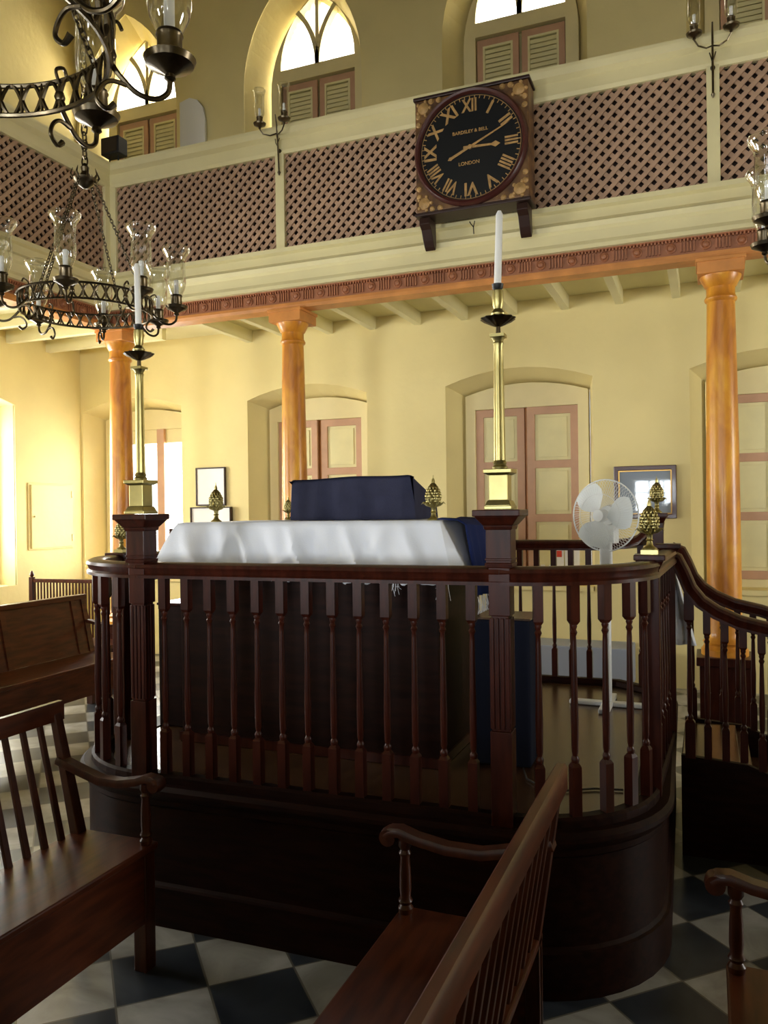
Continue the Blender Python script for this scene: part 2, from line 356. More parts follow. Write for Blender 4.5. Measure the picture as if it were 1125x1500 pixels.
for i, c in enumerate(NX[:4]):
    w = win_empty((c+(.10, .07, .02, .02)[i], YB+DN-.10, 0)); a = .44; zs = 6.40
    f = MB(); f.plate(gothic(0, .56, 4.66, 6.17), [gothic(0, a, zs, zs, 10), rect(-a, a, 4.70, 6.26)], .12); f.build('frame', 'frame', w, bevel=.004)
    t = MB(); am = math.acos(-.5+.75) 
    tt = math.acos(.75)
    bar(t, arcp(-2*a, zs, 2*a, 0, tt*1.02), .05, .0, .09); bar(t, arcp(2*a, zs, 2*a, pi, pi-tt*1.02), .05, .0, .09)
    bar(t, [(0, zs), (0, zs+a*1.70)], .04, .01, .09); t.build('tracery', 'frame', w)
    s_ = MB()
    for k in range(15):
        z = zs+.03+k*.055; hwk = a if z <= zs else max(0, sqrt(max(0, 4*a*a-(z-zs)**2))-a)
        if hwk > .03: s_.add([(-hwk, .10, z), (hwk, .10, z), (hwk, .125, z+.022), (-hwk, .125, z+.022)], [(0, 1, 2, 3)])
    s_.build('louvre_slats', 'paper', w)
    MB().plate(gothic(0, a, zs, zs, 10), [], .004, T(0, .09, 0)).build('pane', 'pane', w)
    for x0, x1 in ((-a+.01, -.015), (.015, a-.01)):
        lf = MB().plate(rect(x0, x1, 4.72, 6.24), [rect(x0+.06, x1-.06, 4.80, 6.17)], .03, T(0, .03, 0)).build('shutter', 'pink', w, bevel=.003)
        l = MB(); l.plate(rect(x0+.058, x1-.058, 4.798, 6.172), [rect(x0+.078, x1-.078, 4.82, 6.15)], .028, T(0, .028, 0))
        for k in range(28):
            z = 4.825+k*.047; l.add([(x0+.07, .035, z), (x1-.07, .035, z), (x1-.07, .048, z+.046), (x0+.07, .048, z+.046)], [(0, 1, 2, 3)])
        l.build('louvres', 'panel', lf)
    MB().box(-.5, .5, .105, .115, 4.68, 6.36).build('backing_board', 'panel', w)
# white arched panel, a painted patch of sunlight by the far left upper window
o = MB().plate([(0, 0), (.33, 0), (.33, 1.20), (.30, 1.33), (.23, 1.42), (.13, 1.46), (0, 1.43)], [], .03).build('sunlit_patch_panel', 'paper', None, (-5.375, YB-.045, 4.72))
tag(o, 'pale arched panel painted as a sunlit patch on the upper wall beside the leftmost pointed window', 'shutter')
# wall cabinet on the left wall
e = empty('wall_cabinet', (XL, 7.0, 1.23)); tag(e, 'flush cream cupboard with small hinges set in the left wall near the bright opening', 'cupboard')
MB().box(-.01, .012, -.32, .34, -.02, .72).build('surround', 'wall', e, bevel=.004); dr = MB().box(.0, .026, -.29, .31, .0, .70).build('door', 'wall', e, bevel=.003)
for z in (.1, .6): MB().box(.02, .036, .305, .325, z-.04, z+.04).build('hinge', 'frame', dr)
MB().lathe([(.01, 0), (.01, .02)], (0, 0, 0), 10).build('knob', 'frame', dr, (.026, -.25, .35), (0, pi/2, 0))

# ------------------------------------------------------------------ gallery (balcony)
YG, XG = 6.0, -5.12
FRONT = [(0, 3.47), (-.07, 3.47), (-.07, 3.50), (-.055, 3.53), (-.055, 3.60), (-.075, 3.62), (-.085, 3.655), (-.05, 3.67), (-.02, 3.70), (-.02, 3.765), (-.05, 3.78), (-.05, 3.815), (0, 3.815)]
CAP = [(0.0, 4.612), (-.02, 4.612), (-.03, 4.64), (-.03, 4.73), (-.07, 4.755), (-.08, 4.80), (-.08, 4.825), (.20, 4.825), (.20, 4.78), (.04, 4.75), (.04, 4.612)]
BEAM = [(.13, 3.305), (-.02, 3.305), (-.03, 3.33), (-.03, 3.352), (0, 3.36), (.13, 3.36)]
FRZ = [(.13, 3.36), (0.0, 3.36), (0.0, 3.455), (-.03, 3.462), (-.03, 3.472), (.13, 3.472)]
def prof_x(mb, prof, x0, x1, mit0=0, mit1=0, m=None):
    n = len(prof)
    mb.add([(x0-mit0*p[0], p[0], p[1]) for p in prof]+[(x1+mit1*p[0], p[0], p[1]) for p in prof],
           [(i, (i+1) % n, (i+1) % n+n, i+n) for i in range(n)]+[tuple(range(n)), tuple(range(2*n-1, n-1, -1))], m)
def lattice(mb, x0, x1, z0, z1, pitch=.088, w=.030):
    for sgn, y0, y1 in ((1, .002, .014), (-1, .014, .026)):
        k0 = x0-(z1-z0)-.2; c = k0
        while c < x1+(z1-z0)+.2:
            # line x = c + sgn*(z-z0)   clip to rect
            h = w/sqrt(2); pts = []
            def edge(cc):
                za = z0; zb = z1
                xa, xb = cc, cc+sgn*(z1-z0)
                lo, hi = 0., 1.
                for lim, side in ((x0, 1), (x1, -1)):
                    fa, fb = (xa-lim)*side, (xb-lim)*side
                    if fa < 0 and fb < 0: return None
                    if fa < 0: lo = max(lo, -fa/(fb-fa))
                    elif fb < 0: hi = min(hi, fa/(fa-fb))
                if lo >= hi: return None
                return (xa+(xb-xa)*lo, z0+(z1-z0)*lo), (xa+(xb-xa)*hi, z0+(z1-z0)*hi)
            a, b = edge(c-h), edge(c+h)
            if a and b:
                q = [a[0], b[0], b[1], a[1]]
                mb.add([(x, y0, z) for x, z in q]+[(x, y1, z) for x, z in q], [(0, 1, 2, 3), (7, 6, 5, 4), (0, 4, 5, 1), (1, 5, 6, 2), (2, 6, 7, 3), (3, 7, 4, 0)])
            c += pitch
def gallery(e, x0, x1, posts, m0, m1):
    f = MB(); prof_x(f, FRONT, x0, x1, m0, m1); f.box(x0, x1, .0, .30, 3.47, 3.60); f.build('fascia', 'white', e)
    f = MB(); prof_x(f, CAP, x0, x1, m0, m1); f.build('cap_rail', 'white', e)
    f = MB(); prof_x(f, BEAM, x0, x1, m0, m1); f.build('beam_moulding', 'orange', e)
    f = MB(); prof_x(f, FRZ, x0, x1, m0, m1)
    nr = int((x1-x0)/.228); k0 = x1-.1 if m0 else x1
    g = MB()
    for k in range(nr):
        cx = x0+.12+k*.228
        for j in range(5): xx = cx+.062+j*.0215; f.box(xx, xx+.011, -.014, .002, 3.374, 3.444)
        g.box(cx-.05, cx-.044, -.006, .0, 3.37, 3.45)
    xx = x0
    while xx < x1-.02: f.box(xx, xx+.010, -.026, -.004, 3.445, 3.462); xx += .024
    fr = f.build('frieze', 'frieze', e)
    for k in range(nr):
        cx = x0+.12+k*.228; MB().lathe([(.036, 0), (.036, .008), (.028, .014), (.022, .010), (.016, .024), (.004, .028)], n=14).build('rosette', 'frieze', e, (cx, 0, 3.409), (pi/2, 0, 0), smooth=True)
    xs = sorted([x0]+list(posts)+[x1]); hw = .042
    for p in posts: MB().box(p-hw, p+hw, -.025, .03, 3.80, 4.63).build('post', 'white', e, bevel=.004)
    for a, b in zip(xs[:-1], xs[1:]):
        l = MB(); lattice(l, a, b, 3.81, 4.62); lp = l.build('lattice_panel', 'lattice', e)
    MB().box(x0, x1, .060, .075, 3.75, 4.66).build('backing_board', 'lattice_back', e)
g1 = empty('lattice_balcony', (0, YG, 0)); tag(g1, 'long white gallery front with diamond lattice carrying the black clock', 'balcony')
gallery(g1, XG, 3.2, (XG+.045, -3.31, .074, 2.3), -1, 0)
g2 = empty('lattice_balcony', (XG, YG, 0), pi/2); tag(g2, 'shadowed side gallery front with diamond lattice along the left wall', 'balcony')
gallery(g2, -4.6, 0, (-.045, -2.1), 0, 1)
# gallery floor / soffit and joists
gf = empty('gallery_floor', (0, YG, 3.47)); tag(gf, 'cream boarded gallery floor with exposed joists spanning to the window wall', 'gallery floor')
MB().box(XL, 3.2, .2, 1.5, .08, .12).build('boards', 'joist', gf)
k = 0; x = 3.0
while x > -5.0:
    xx = -1.186+round((x+1.186)/.48)*.48
    MB().box(xx-.035, xx+.035, .16, 1.5, -.045, .09).build('joist', 'joist', gf, bevel=.004); x -= .48
gl = empty('gallery_floor', (XG, 0, 3.47)); tag(gl, 'cream joisted floor of the side gallery above the bright left opening', 'gallery floor')
MB().box(-1.75, -.2, -1.5, 6.18, .08, .12).build('boards', 'joist', gl)
for k in range(11):
    yy = 7.0-k*.55; MB().box(-1.75, -.16, yy-.035, yy+.035, -.045, .09).build('joist', 'joist', gl, bevel=.004)
# hook on fascia
o = MB().tube([(0, 0, -.04), (0, -.01, .01), (-.015, -.03, .03), (-.022, -.04, .045)], .004).tube([(0, -.01, .01), (.012, -.03, .03), (.018, -.04, .045)], .004).build('wall_hook', 'dark', None, (-1.62, YG-.055, 3.735))
tag(o, 'small forked iron hook on the white fascia below the clock', 'hook')

# columns
def column(x, y, label, first=None):
    if first: return dup(first, (x, y, 0), label=label)
    e = empty('column', (x, y, 0)); tag(e, label, 'column', 'columns under the gallery')
    MB().frustum((0, 0), 0, .19, .06, .19).frustum((0, 0), .06, .165, .50, .165).frustum((0, 0), .50, .185, .56, .185).build('pedestal', 'mahog', e, bevel=.006)
    prof = [(.155, .56), (.155, .60), (.145, .61), (.135, .63), (.145, .65), (.13, .67), (.118, .69)]
    for i in range(9): t = i/8; prof.append((.114-.022*t*t, .72+(3.02-.72)*t))
    prof += [(.104, 3.03), (.108, 3.045), (.100, 3.06), (.094, 3.07), (.094, 3.12), (.105, 3.13), (.12, 3.16), (.135, 3.19), (.138, 3.205)]
    MB().lathe(prof, n=36).build('shaft', 'column', e, smooth=True)
    MB().box(-.15, .15, -.15, .15, 3.20, 3.305).box(-.16, .16, -.16, .16, 3.28, 3.306).build('abacus', 'orange', e, bevel=.004)
    return e
c0 = column(.109, 6.10, 'orange marbled column at the right, in front of the rightmost shuttered niche')
column(-3.27, 6.10, 'orange marbled column rising behind the left end of the navy covered lectern', c0)
column(-5.157+.05, 6.10, 'orange marbled corner column beside the far left brass candlestick', c0)

# ------------------------------------------------------------------ bimah (railed platform)
BO = Vector((-.64, 2.64, 0)); BA = radians(1.29)
bm_ = empty('railed_platform', BO, BA); tag(bm_, 'dark mahogany railed platform with rounded corners in the middle of the room', 'reading platform')
BI = rotz(-BA)
def loc(x, y, z=0): v = BI @ (Vector((x, y, z))-BO); return v
def rr(d, n=10, back=2.33):
    """plan outline offset outward by d from the rail line"""
    RR, RL = .455, .49; pts = []
    for i in range(n+1): a = pi/2*i/n; pts.append((-1.45-(RL+d)*sin(pi/2-a), RL-(RL+d)*cos(pi/2-a)))
    for i in range(n+1): a = pi/2*i/n; pts.append((0+(RR+d)*sin(a), RR-(RR+d)*cos(a)))
    for i in range(n+1): a = pi/2*i/n; pts.append((.1+(.355+d)*cos(a), back-.355+(.355+d)*sin(a)))
    for i in range(n+1): a = pi/2*i/n; pts.append((-1.55-(.39+d)*sin(a), back-.39+(.39+d)*cos(a)))
    return pts
def ring(mb, d0, z0, d1, z1):
    A, B = rr(d0), rr(d1); n = len(A)
    mb.add([(x, y, z0) for x, y in A]+[(x, y, z1) for x, y in B], [(i, (i+1) % n, (i+1) % n+n, i+n) for i in range(n)])
m = MB(); ring(m, .04, .14, .04, .50)
for u in (-1.45, -.97, -.48, 0): pass
m.build('base_panel', 'mahog2', bm_, smooth=True)
m = MB()
for a, b in zip([(.04, .165), (.05, .155), (.06, .15), (.06, 0)][:-1], [(.05, .155), (.06, .15), (.06, 0)]): ring(m, a[0], a[1], b[0], b[1])
m.build('plinth', 'mahog2', bm_, smooth=True)
m = MB(); pr = [(.04, .455), (.05, .465), (.052, .485), (.065, .50), (.075, .515), (.075, .53), (.06, .545), (-.06, .545)]
for a, b in zip(pr[:-1], pr[1:]): ring(m, a[0], a[1], b[0], b[1])
m.build('cornice', 'mahog2', bm_, smooth=True)
A = rr(.03); MB().add([(x, y, .54) for x, y in A], [tuple(range(len(A)))]).add([(x, y, .50) for x, y in A], [tuple(range(len(A)))]).build('platform_floor', 'deck', bm_)
RAIL = [(-.038, .0), (-.038, .012), (-.030, .020), (-.034, .034), (-.040, .042), (-.036, .054), (-.018, .062), (.018, .062), (.036, .054), (.040, .042), (.034, .034), (.030, .020), (.038, .012), (.038, .0)]
SHOE = [(-.028, 0), (-.028, .025), (-.018, .034), (.018, .034), (.028, .025), (.028, 0)]
RZ = 1.345
def arcpath(c, r, a0, a1, z, n=12): return [(c[0]+r*cos(a0+(a1-a0)*i/n), c[1]+r*sin(a0+(a1-a0)*i/n), z if not callable(z) else z(i/n)) for i in range(n+1)]
def rail(path, name='top_rail'):
    MB().sweep(RAIL, path).build(name, 'mahog', bm_, smooth=True)
rail([(-1.45, 0, RZ), (0, 0, RZ)])
arcR = arcpath((0, .455), .455, -pi/2, 0, RZ, 16); rail(arcR); arcL = arcpath((-1.45, .49), .49, -pi/2, -pi, RZ, 16); rail(arcL)
P1 = Vector((.455, .455, 0)); P3 = Vector((-1.94, .49, 0))
P1b = loc(-.165, 3.90); P2 = loc(-.25, 4.60); P4 = loc(-2.50, 4.57); P3b = Vector((-1.94, 1.25, 0))
rail([(P1.x, P1.y, RZ), (P1b.x, P1b.y, RZ)]); rail([(P3.x, P3.y, RZ), (P3b.x, P3b.y, RZ)])
rearY = 2.28
rear = [(P2.x, P2.y, 1.51), (P2.x-.005, P2.y+.06, 1.485), (P2.x-.03, P2.y+.13, 1.43), (P2.x-.08, P2.y+.20, 1.385), (P2.x-.15, P2.y+.26, 1.36), (P2.x-.24, rearY, 1.35), (P2.x-.34, rearY, RZ)]
rearL = [(P4.x, P4.y, 1.51), (P4.x+.005, P4.y+.06, 1.485), (P4.x+.03, P4.y+.13, 1.43), (P4.x+.08, P4.y+.20, 1.385), (P4.x+.15, P4.y+.26, 1.36), (P4.x+.24, rearY, 1.35), (P4.x+.34, rearY, RZ)]
rail(rear+rearL[::-1])
SH = .545
for pth in ([(-1.45, 0, SH), (0, 0, SH)], arcpath((0, .455), .455, -pi/2, 0, SH), arcpath((-1.45, .49), .49, -pi/2, -pi, SH), [(P1.x, P1.y, SH), (P1b.x, P1b.y, SH)],
            [(p[0], p[1], SH) for p in rear+rearL[::-1]]):
    MB().sweep(SHOE, pth).build('shoe_rail', 'mahog2', bm_)
def baluster_mb(z0, z1, sq=.0165, r=.0105):
    b = MB(); h = z1-z0; k0 = z0+.165*h/.77; k1 = z1-.125*h/.77
    b.frustum((0, 0), z0, sq, k0, sq).frustum((0, 0), k0, sq, k0+.012, sq*.6).frustum((0, 0), k1, sq, z1, sq).frustum((0, 0), k1-.012, sq*.6, k1, sq)
    b.lathe([(r*.9, k0+.005), (r*1.25, k0+.018), (r*1.3, k0+.026), (r*.8, k0+.036), (r*1.1, k0+.05), (r*1.22, k0+.16), (r*1.05, (k0+k1)/2), (r*.85, k1-.07), (r*.75, k1-.05), (r*1.2, k1-.038), (r*.8, k1-.028), (r*1.15, k1-.018), (r*.9, k1-.006)], n=12)
    return b
bal = baluster_mb(.575, 1.35).build('baluster', 'mahog', bm_, (-1.45+.1036, 0, 0), smooth=True)
def put(x, y, a=0): dup(bal, (x, y, 0), a)
for i in range(2, 14): put(-1.45+.1036*i, 0)
for i in range(1, 6): a = -pi/2+pi/2*i/6.0; put(.455*cos(a), .455+.455*sin(a), a)
for i in range(1, 6): a = -pi/2-pi/2*i/6.0; put(-1.45+.49*cos(a), .49+.49*sin(a), a)
for i in range(1, 7): t = i/7; put(P1.x+(P1b.x-P1.x)*t, P1.y+(P1b.y-P1.y)*t)
for i in range(0, 18): put(P2.x-.30-.103*i, rearY)
rb = baluster_mb(.575, 1.40).build('baluster', 'mahog', bm_, (P2.x-.10, P2.y+.22, 0), smooth=True); dup(rb, (P4.x+.10, P4.y+.22, 0))
dup(rb, (P2.x-.02, P2.y+.11, 0)); 
# front newels
def newel(x, y, lab=None):
    n = MB(); a = .036
    n.frustum((0, 0), .545, a, .86, a).frustum((0, 0), 1.245, a, 1.405, a)
    n.frustum((0, 0), .86, a-.006, 1.245, a-.006)
    for k in range(4):     # reeds on each face
        for q in range(4):
            mm = rotz(q*pi/2); xx = -.0255+k*.017; n.box(xx-.0055, xx+.0055, -a, -a+.01, .868, 1.237, mm)
    n.frustum((0, 0), 1.405, .044, 1.42, .046).frustum((0, 0), 1.42, .042, 1.535, .042).frustum((0, 0), 1.428, .045, 1.436, .045)
    nn = n.build('newel_post', 'mahog', bm_, (x, y, 0), bevel=.002)
    MB().frustum((0, 0), 1.53, .046, 1.545, .05).frustum((0, 0), 1.545, .05, 1.575, .074).frustum((0, 0), 1.575, .079, 1.597, .079).build('newel_cap', 'mahog', nn, bevel=.003)
newel(0, 0); newel(-1.45, 0)
def post(p, zt, a=.033):
    n = MB().frustum((0, 0), .545, a, zt-.05, a).build('corner_post', 'mahog', bm_, (p.x, p.y, 0), bevel=.003)
    MB().frustum((0, 0), zt-.055, a, zt-.02, .05).frustum((0, 0), zt-.02, .055, zt, .055).build('post_cap', 'mahog', n, bevel=.003)
post(P1, 1.425); post(P3, 1.415); post(P2, 1.565); post(P4, 1.545); post(P1b, 1.43, .028)
# stair at the right, dropping towards the right
st = empty('platform_stair', (-.12, 3.95, 0)); tag(st, 'dark wooden steps with swooping handrails leading off the right side of the platform', 'stair')
hp = [(-.06, 1.385), (-.035, 1.38), (-.012, 1.33), (.02, 1.25), (.07, 1.185), (.14, 1.135), (.24, 1.09), (.37, 1.06), (.55, 1.0), (.8, .88), (1.1, .73)]
steps = MB()
for i in range(3): steps.box(.0+.0, .30+.30*i, .0, .68, .0 if i == 2 else .0, .42-.14*i)
steps.box(.0, .25, .0, .68, .40, .44)
steps.build('steps', 'deck', st, bevel=.004)
for yy, nm in ((-.03, 'near'), (.68, 'far')):
    MB().add([(.0, yy, 0), (1.25, yy, 0), (1.25, yy, .08), (.28, yy, .44), (.0, yy, .46), (.0, yy+.03, 0), (1.25, yy+.03, 0), (1.25, yy+.03, .08), (.28, yy+.03, .44), (.0, yy+.03, .46)],
             [(0, 1, 2, 3, 4), (9, 8, 7, 6, 5), (0, 5, 6, 1), (1, 6, 7, 2), (2, 7, 8, 3), (3, 8, 9, 4), (4, 9, 5, 0)]).build('string_board', 'mahog2', st)
    MB().sweep(RAIL, [(x, yy, z-.04) for x, z in hp]).build('handrail', 'mahog', st, smooth=True)
    for x in (.04, .115, .19, .265, .34, .42, .50, .60, .70, .80, .90, 1.0):
        zt = None
        for (xa, za), (xb, zb) in zip(hp[:-1], hp[1:]):
            if xa <= x <= xb: zt = za+(zb-za)*(x-xa)/(xb-xa)
        zb0 = .45 if x < .28 else .44-.37*(x-.28)
        sq = .022 if x == .04 else .016
        baluster_mb(zb0, zt-.02, sq).build('baluster', 'mahog', st, (x, yy+.012, 0), smooth=True)
    MB().frustum((0, 0), 0, .04, .74, .04).frustum((0, 0), .74, .055, .78, .055).build('end_newel', 'mahog', st, (1.15, yy+.01, 0), bevel=.004)

# ------------------------------------------------------------------ table and what is on it
tb = empty('reading_table', (-1.66, 3.42, .542)); tag(tb, 'dark mahogany reading table standing on the platform under the white cloth', 'table')
MB().box(-.62, .64, -.30, .34, .02, .93).build('body', 'mahog2', tb, bevel=.004)
MB().box(-.66, .66, -.33, .36, .93, .985).build('tabletop', 'mahog', tb, bevel=.004)
MB().box(-.63, .65, -.31, .35, .0, .04).build('base_moulding', 'mahog', tb)
def tcloth():
    x0, x1, y0, y1 = -2.255, -.995, 3.075, 3.80; z = 1.552; per = []
    n = 0
    def seg(a, b, k): 
        for i in range(k): per.append((Vector(a).lerp(Vector(b), i/k), None))
    NXs = 110; NYs = 40
    seg((x0, y0), (x1, y0), NXs); seg((x1, y0), (x1, y1), NYs); seg((x1, y1), (x0, y1), NXs); seg((x0, y1), (x0, y0), NYs)
    N = len(per); cx, cy = (x0+x1)/2, (y0+y1)/2; rows = 12; m = MB(); vs = []; fs = []
    for j in range(rows+1):
        t = j/rows
        for i, (p, _) in enumerate(per):
            dx = dy = 0; drop = .245
            onF = abs(p.y-y0) < 1e-4; onR = abs(p.x-x1) < 1e-4; onL = abs(p.x-x0) < 1e-4; onB = abs(p.y-y1) < 1e-4
            u = (p.x-x0)/(x1-x0)
            if onF: dy = -1
            if onB: dy = 1
            if onR: dx = 1
            if onL: dx = -1
            cL = max(0, 1-u/.10) if (onF or onB) else (1 if onL else 0)
            if onF or onB: dx = -cL + max(0, (u-.96)/.04)*.5
            fold = (sin(u*31+1-2*t)*.5+sin(u*61+2+3*u-3*t)*.35+sin(u*17)*.4)*.028 if (onF or onB) else sin(p.y*30)*.01
            fl = .018*t+(.010*(t**.5) if t > 0 else 0)
            # slanted pulls in the cloth
            if onF: fold += .034*max(0, sin((u-.10*t)*30+.6))**6+.026*max(0, sin((u+.14*t)*22+2))**8
            off = fl+fold*t**.8
            flL = (.15*t if dx < 0 else .11*t)
            zz = z-drop*t-(.02*cL*t)+.006*sin(u*90)*t*t+.003*sin(u*211)*t
            if onF: zz += .007*sin(u*5+1)*t
            vs.append((p.x+dx*(off*.5+flL), p.y+dy*off-(.01 if cL and onF else 0)*t, zz-(0 if t else 0)))
    for j in range(rows):
        for i in range(N): i2 = (i+1) % N; fs.append((j*N+i, j*N+i2, (j+1)*N+i2, (j+1)*N+i))
    m.add(vs, fs); m.add([v for v in vs[:N]], [tuple(range(N))])
    return m
o = tcloth().build('tablecloth', 'cloth', smooth=True); tag(o, 'white linen cloth with soft folds draped over the reading table', 'tablecloth')
o.modifiers.new('weld', 'WELD').merge_threshold = .0005
sm = o.modifiers.new('solid', 'SOLIDIFY'); sm.thickness = .003; sm.offset = 1
for x, w_, ln in ((-1.18, .05, .07), (-.97, .05, .075)):
    fr = MB()
    for k in range(16):
        a = x+w_*(random.random()-.5); fr.tube([(a, 3.035, 1.315), (a+.01*(random.random()-.5), 3.03, 1.29), (a+.03*(random.random()-.5), 3.03, 1.30-ln*random.random())], .0009, 4)
    fr.build('fringe', 'cloth', o)
def drape(name, x0, x1, yf, yt, yb, zb, zt, zr, matl, label, cat):
    """cloth over a sloping desk: front face, ridge, sloping back, side skirts"""
    m = MB(); n = 40; rows = []
    prof = [(yf-.012, zb), (yf-.006, zb+(zt-zb)*.35), (yf, zb+(zt-zb)*.7), (yf+.004, zt-.012), (yf+.018, zt), (yt-.03, zt), (yt, zt-.006), (yb-.04, zr+.02), (yb, zr-.01), (yb+.02, zb)]
    vs = []
    for j, (y, z) in enumerate(prof):
        for i in range(n+1):
            u = i/n; x = x0+(x1-x0)*u
            s_ = (.010*sin(u*19+1)+.006*sin(u*37+2))*(1 if j < 3 else .0)*(1-j/3 if j < 3 else 0)
            sag = .003*sin(u*9)*(1 if 3 <= j <= 6 else 0)+(.010*max(0, 1-min(u, 1-u)/.03) if 3 <= j <= 6 else 0)
            x += (.012 if u < .5 else -.012)*min(1, j/4)*max(0, 1-min(u, 1-u)/.06); vs.append((x, y+s_, z-sag+(.010*u if 2 < j < 8 else 0)))
    fs = [(j*(n+1)+i, j*(n+1)+i+1, (j+1)*(n+1)+i+1, (j+1)*(n+1)+i) for j in range(len(prof)-1) for i in range(n)]
    k = len(prof)
    fs.append(tuple(j*(n+1) for j in range(k))); fs.append(tuple(j*(n+1)+n for j in range(k)))
    m.add(vs, fs); o = m.build(name, matl, smooth=True, bevel=.006); return tag(o, label, cat)
drape('lectern_cover', -1.905, -1.25, 3.50, 3.52, 3.86, 1.556, 1.755, 1.63, 'navy', 'dark navy cloth draped over the sloping lectern on the white table', 'cloth')
# navy shawl with white fringe at the right end
m = MB(); vs = []; n = 16
for j in range(15):
    t = j/14
    for i in range(n+1):
        u = i/n; y = 3.12+.40*u
        if t < .25: x = -1.02+.10*t/.25; z = 1.563+.004*sin(u*9)-.02*t
        else: q = (t-.25)/.75; x = -.915+.05*q+.015*sin(u*24)*q+.012; z = 1.555-.30*q-.02*u
        vs.append((x, y, z))
m.add(vs, [(j*(n+1)+i, j*(n+1)+i+1, (j+1)*(n+1)+i+1, (j+1)*(n+1)+i) for j in range(14) for i in range(n)])
o = m.build('prayer_shawl', 'navyb', smooth=True); tag(o, 'blue shawl with white tassels hanging over the right end of the table', 'shawl')
o.modifiers.new('solid', 'SOLIDIFY').thickness = .004
fr = MB()
for k in range(40):
    y = 3.10+.42*random.random(); z0 = 1.25
    fr.tube([(-.850, y, z0), (-.845+.01*random.random(), y-.01, z0-.04), (-.85, y+.02*(random.random()-.5), z0-.07)], .0012, 4)
fr.build('fringe', 'cloth', o)

def pineapple(name, label, loc_, s=1.0, base=False, matl='brass'):
    e = empty(name, loc_); tag(e, label, 'finial', 'brass pineapple finials')
    b = MB()
    if base: b.frustum((0, 0), 0, .030, .016, .030)
    z0 = .016 if base else 0
    b.lathe([(.026, z0), (.027, z0+.005), (.018, z0+.011), (.012, z0+.018), (.0095, z0+.032), (.014, z0+.036), (.010, z0+.041), (.011, z0+.056), (.018, z0+.064)], n=16)
    st_ = b.build('foot', matl, e, smooth=True)
    NR, NA = 52, 80; prof = []
    for j in range(NR+1):
        t = j/NR; prof.append((.002+.035*(sin(pi*min(1, t*.97+.015))**.68)*(1.06-.26*t), .052+z0+.110*t))
    def md(a, z):
        t = (z-.052-z0)/.110; k = abs(sin(5*a+t*13))*abs(sin(5*a-t*13)); return .88+.20*k**.8
    MB().lathe(prof, n=NA, mod=md).build('fruit', matl, e, smooth=True)
    c = MB(); zt = .157+z0
    for k in range(6):
        a = k*pi/3; c.tube([(0, 0, zt-.004), (.005*cos(a), .005*sin(a), zt+.010), (.004*cos(a), .004*sin(a), zt+.024)], [.005, .0035, .0008], 6)
    c.tube([(0, 0, zt), (0, 0, zt+.038)], [.005, .0012], 8); c.build('crown', matl, e, smooth=True)
    l = MB()
    for k in range(8):
        a = k*pi/4+.2; ca, sa = cos(a), sin(a)
        l.tube([(.012*ca, .012*sa, .062+z0), (.030*ca, .030*sa, .068+z0), (.044*ca, .044*sa, .078+z0), (.052*ca, .052*sa, .070+z0)], [.005, .0055, .0035, .001], 6)
    l.build('leaves', matl, e, smooth=True)
    e.scale = (s, s, s); return e
WB = rotz(BA)
def wp(p, z): v = WB @ Vector((p[0], p[1], 0))+BO; return (v.x, v.y, z)
pineapple('pineapple_finial', 'brass pineapple standing on the left end of the white tablecloth', (-2.20, 3.30, 1.553), .98)
pineapple('pineapple_finial', 'brass pineapple standing on the right end of the white tablecloth', (-1.085, 3.27, 1.553), 1.0)
pineapple('pineapple_finial', 'brass pineapple peeping out behind the left edge of the navy lectern cover', wp(P4, 1.546), .8)
pineapple('pineapple_finial', 'brass pineapple on the dark post right of the fan, nearest the handrail', wp(P1, 1.426), 1.0, True)
pineapple('pineapple_finial', 'small brass pineapple on the rear post in front of the framed picture', wp(P2, 1.566), 1.03)
pineapple('pineapple_finial', 'brass pineapple half hidden behind the left newel and its candlestick', wp(P3, 1.416), .85, True)

def candlestick(label, loc_, rz, tilt, first=None):
    if first:
        return dup(first, loc_, rz, label)
    e = empty('candlestick', loc_, rz); tag(e, label, 'candlestick', 'tall brass candlesticks on the newels')
    MB().frustum((0, 0), 0, .046, .012, .046).frustum((0, 0), .012, .044, .03, .036).frustum((0, 0), .03, .032, .115, .032).frustum((0, 0), .115, .036, .12, .044).frustum((0, 0), .12, .047, .134, .047).build('pedestal', 'brass', e, bevel=.002)
    z0, z1 = .134, .575
    prof = [(.024, z0), (.026, z0+.008), (.02, z0+.014), (.023, z0+.02), (.0195, z0+.03)]+[(.0195-.004*t/6, z0+.03+(z1-z0-.06)*t/6) for t in range(7)]+[(.0175, z1-.02), (.0155, z1-.015), (.018, z1-.008), (.024, z1)]
    def md(a, z): return 1 if (z < z0+.03 or z > z1-.028) else 1-.08*abs(cos(6*a))
    MB().lathe(prof, n=72, mod=md).box(-.024, .024, -.024, .024, z1, z1+.01).build('shaft', 'brass', e, smooth=True)
    def wv(a, z): return 1+.05*cos(12*a)
    MB().lathe([(.008, z1+.01), (.007, z1+.035), (.02, z1+.04), (.045, z1+.052), (.058, z1+.062), (.056, z1+.065), (.04, z1+.058), (.01, z1+.052)], n=48, mod=wv).build('drip_pan', 'brassd', e, smooth=True)
    MB().lathe([(.012, z1+.055), (.022, z1+.07), (.024, z1+.08), (.014, z1+.095), (.017, z1+.105), (.02, z1+.13), (.019, z1+.155), (.012, z1+.16)], n=20).build('socket', 'brass', e, smooth=True)
    MB().lathe([(.012, z1+.158), (.018, z1+.165), (.020, z1+.178), (.012, z1+.18)], n=16).build('black_collar', 'black', e, smooth=True)
    MB().lathe([(.0125, 0), (.012, .235), (.006, .247)], n=14).build('candle', 'wax', e, (0, 0, z1+.175), (0, radians(tilt), 0), smooth=True)
    return e
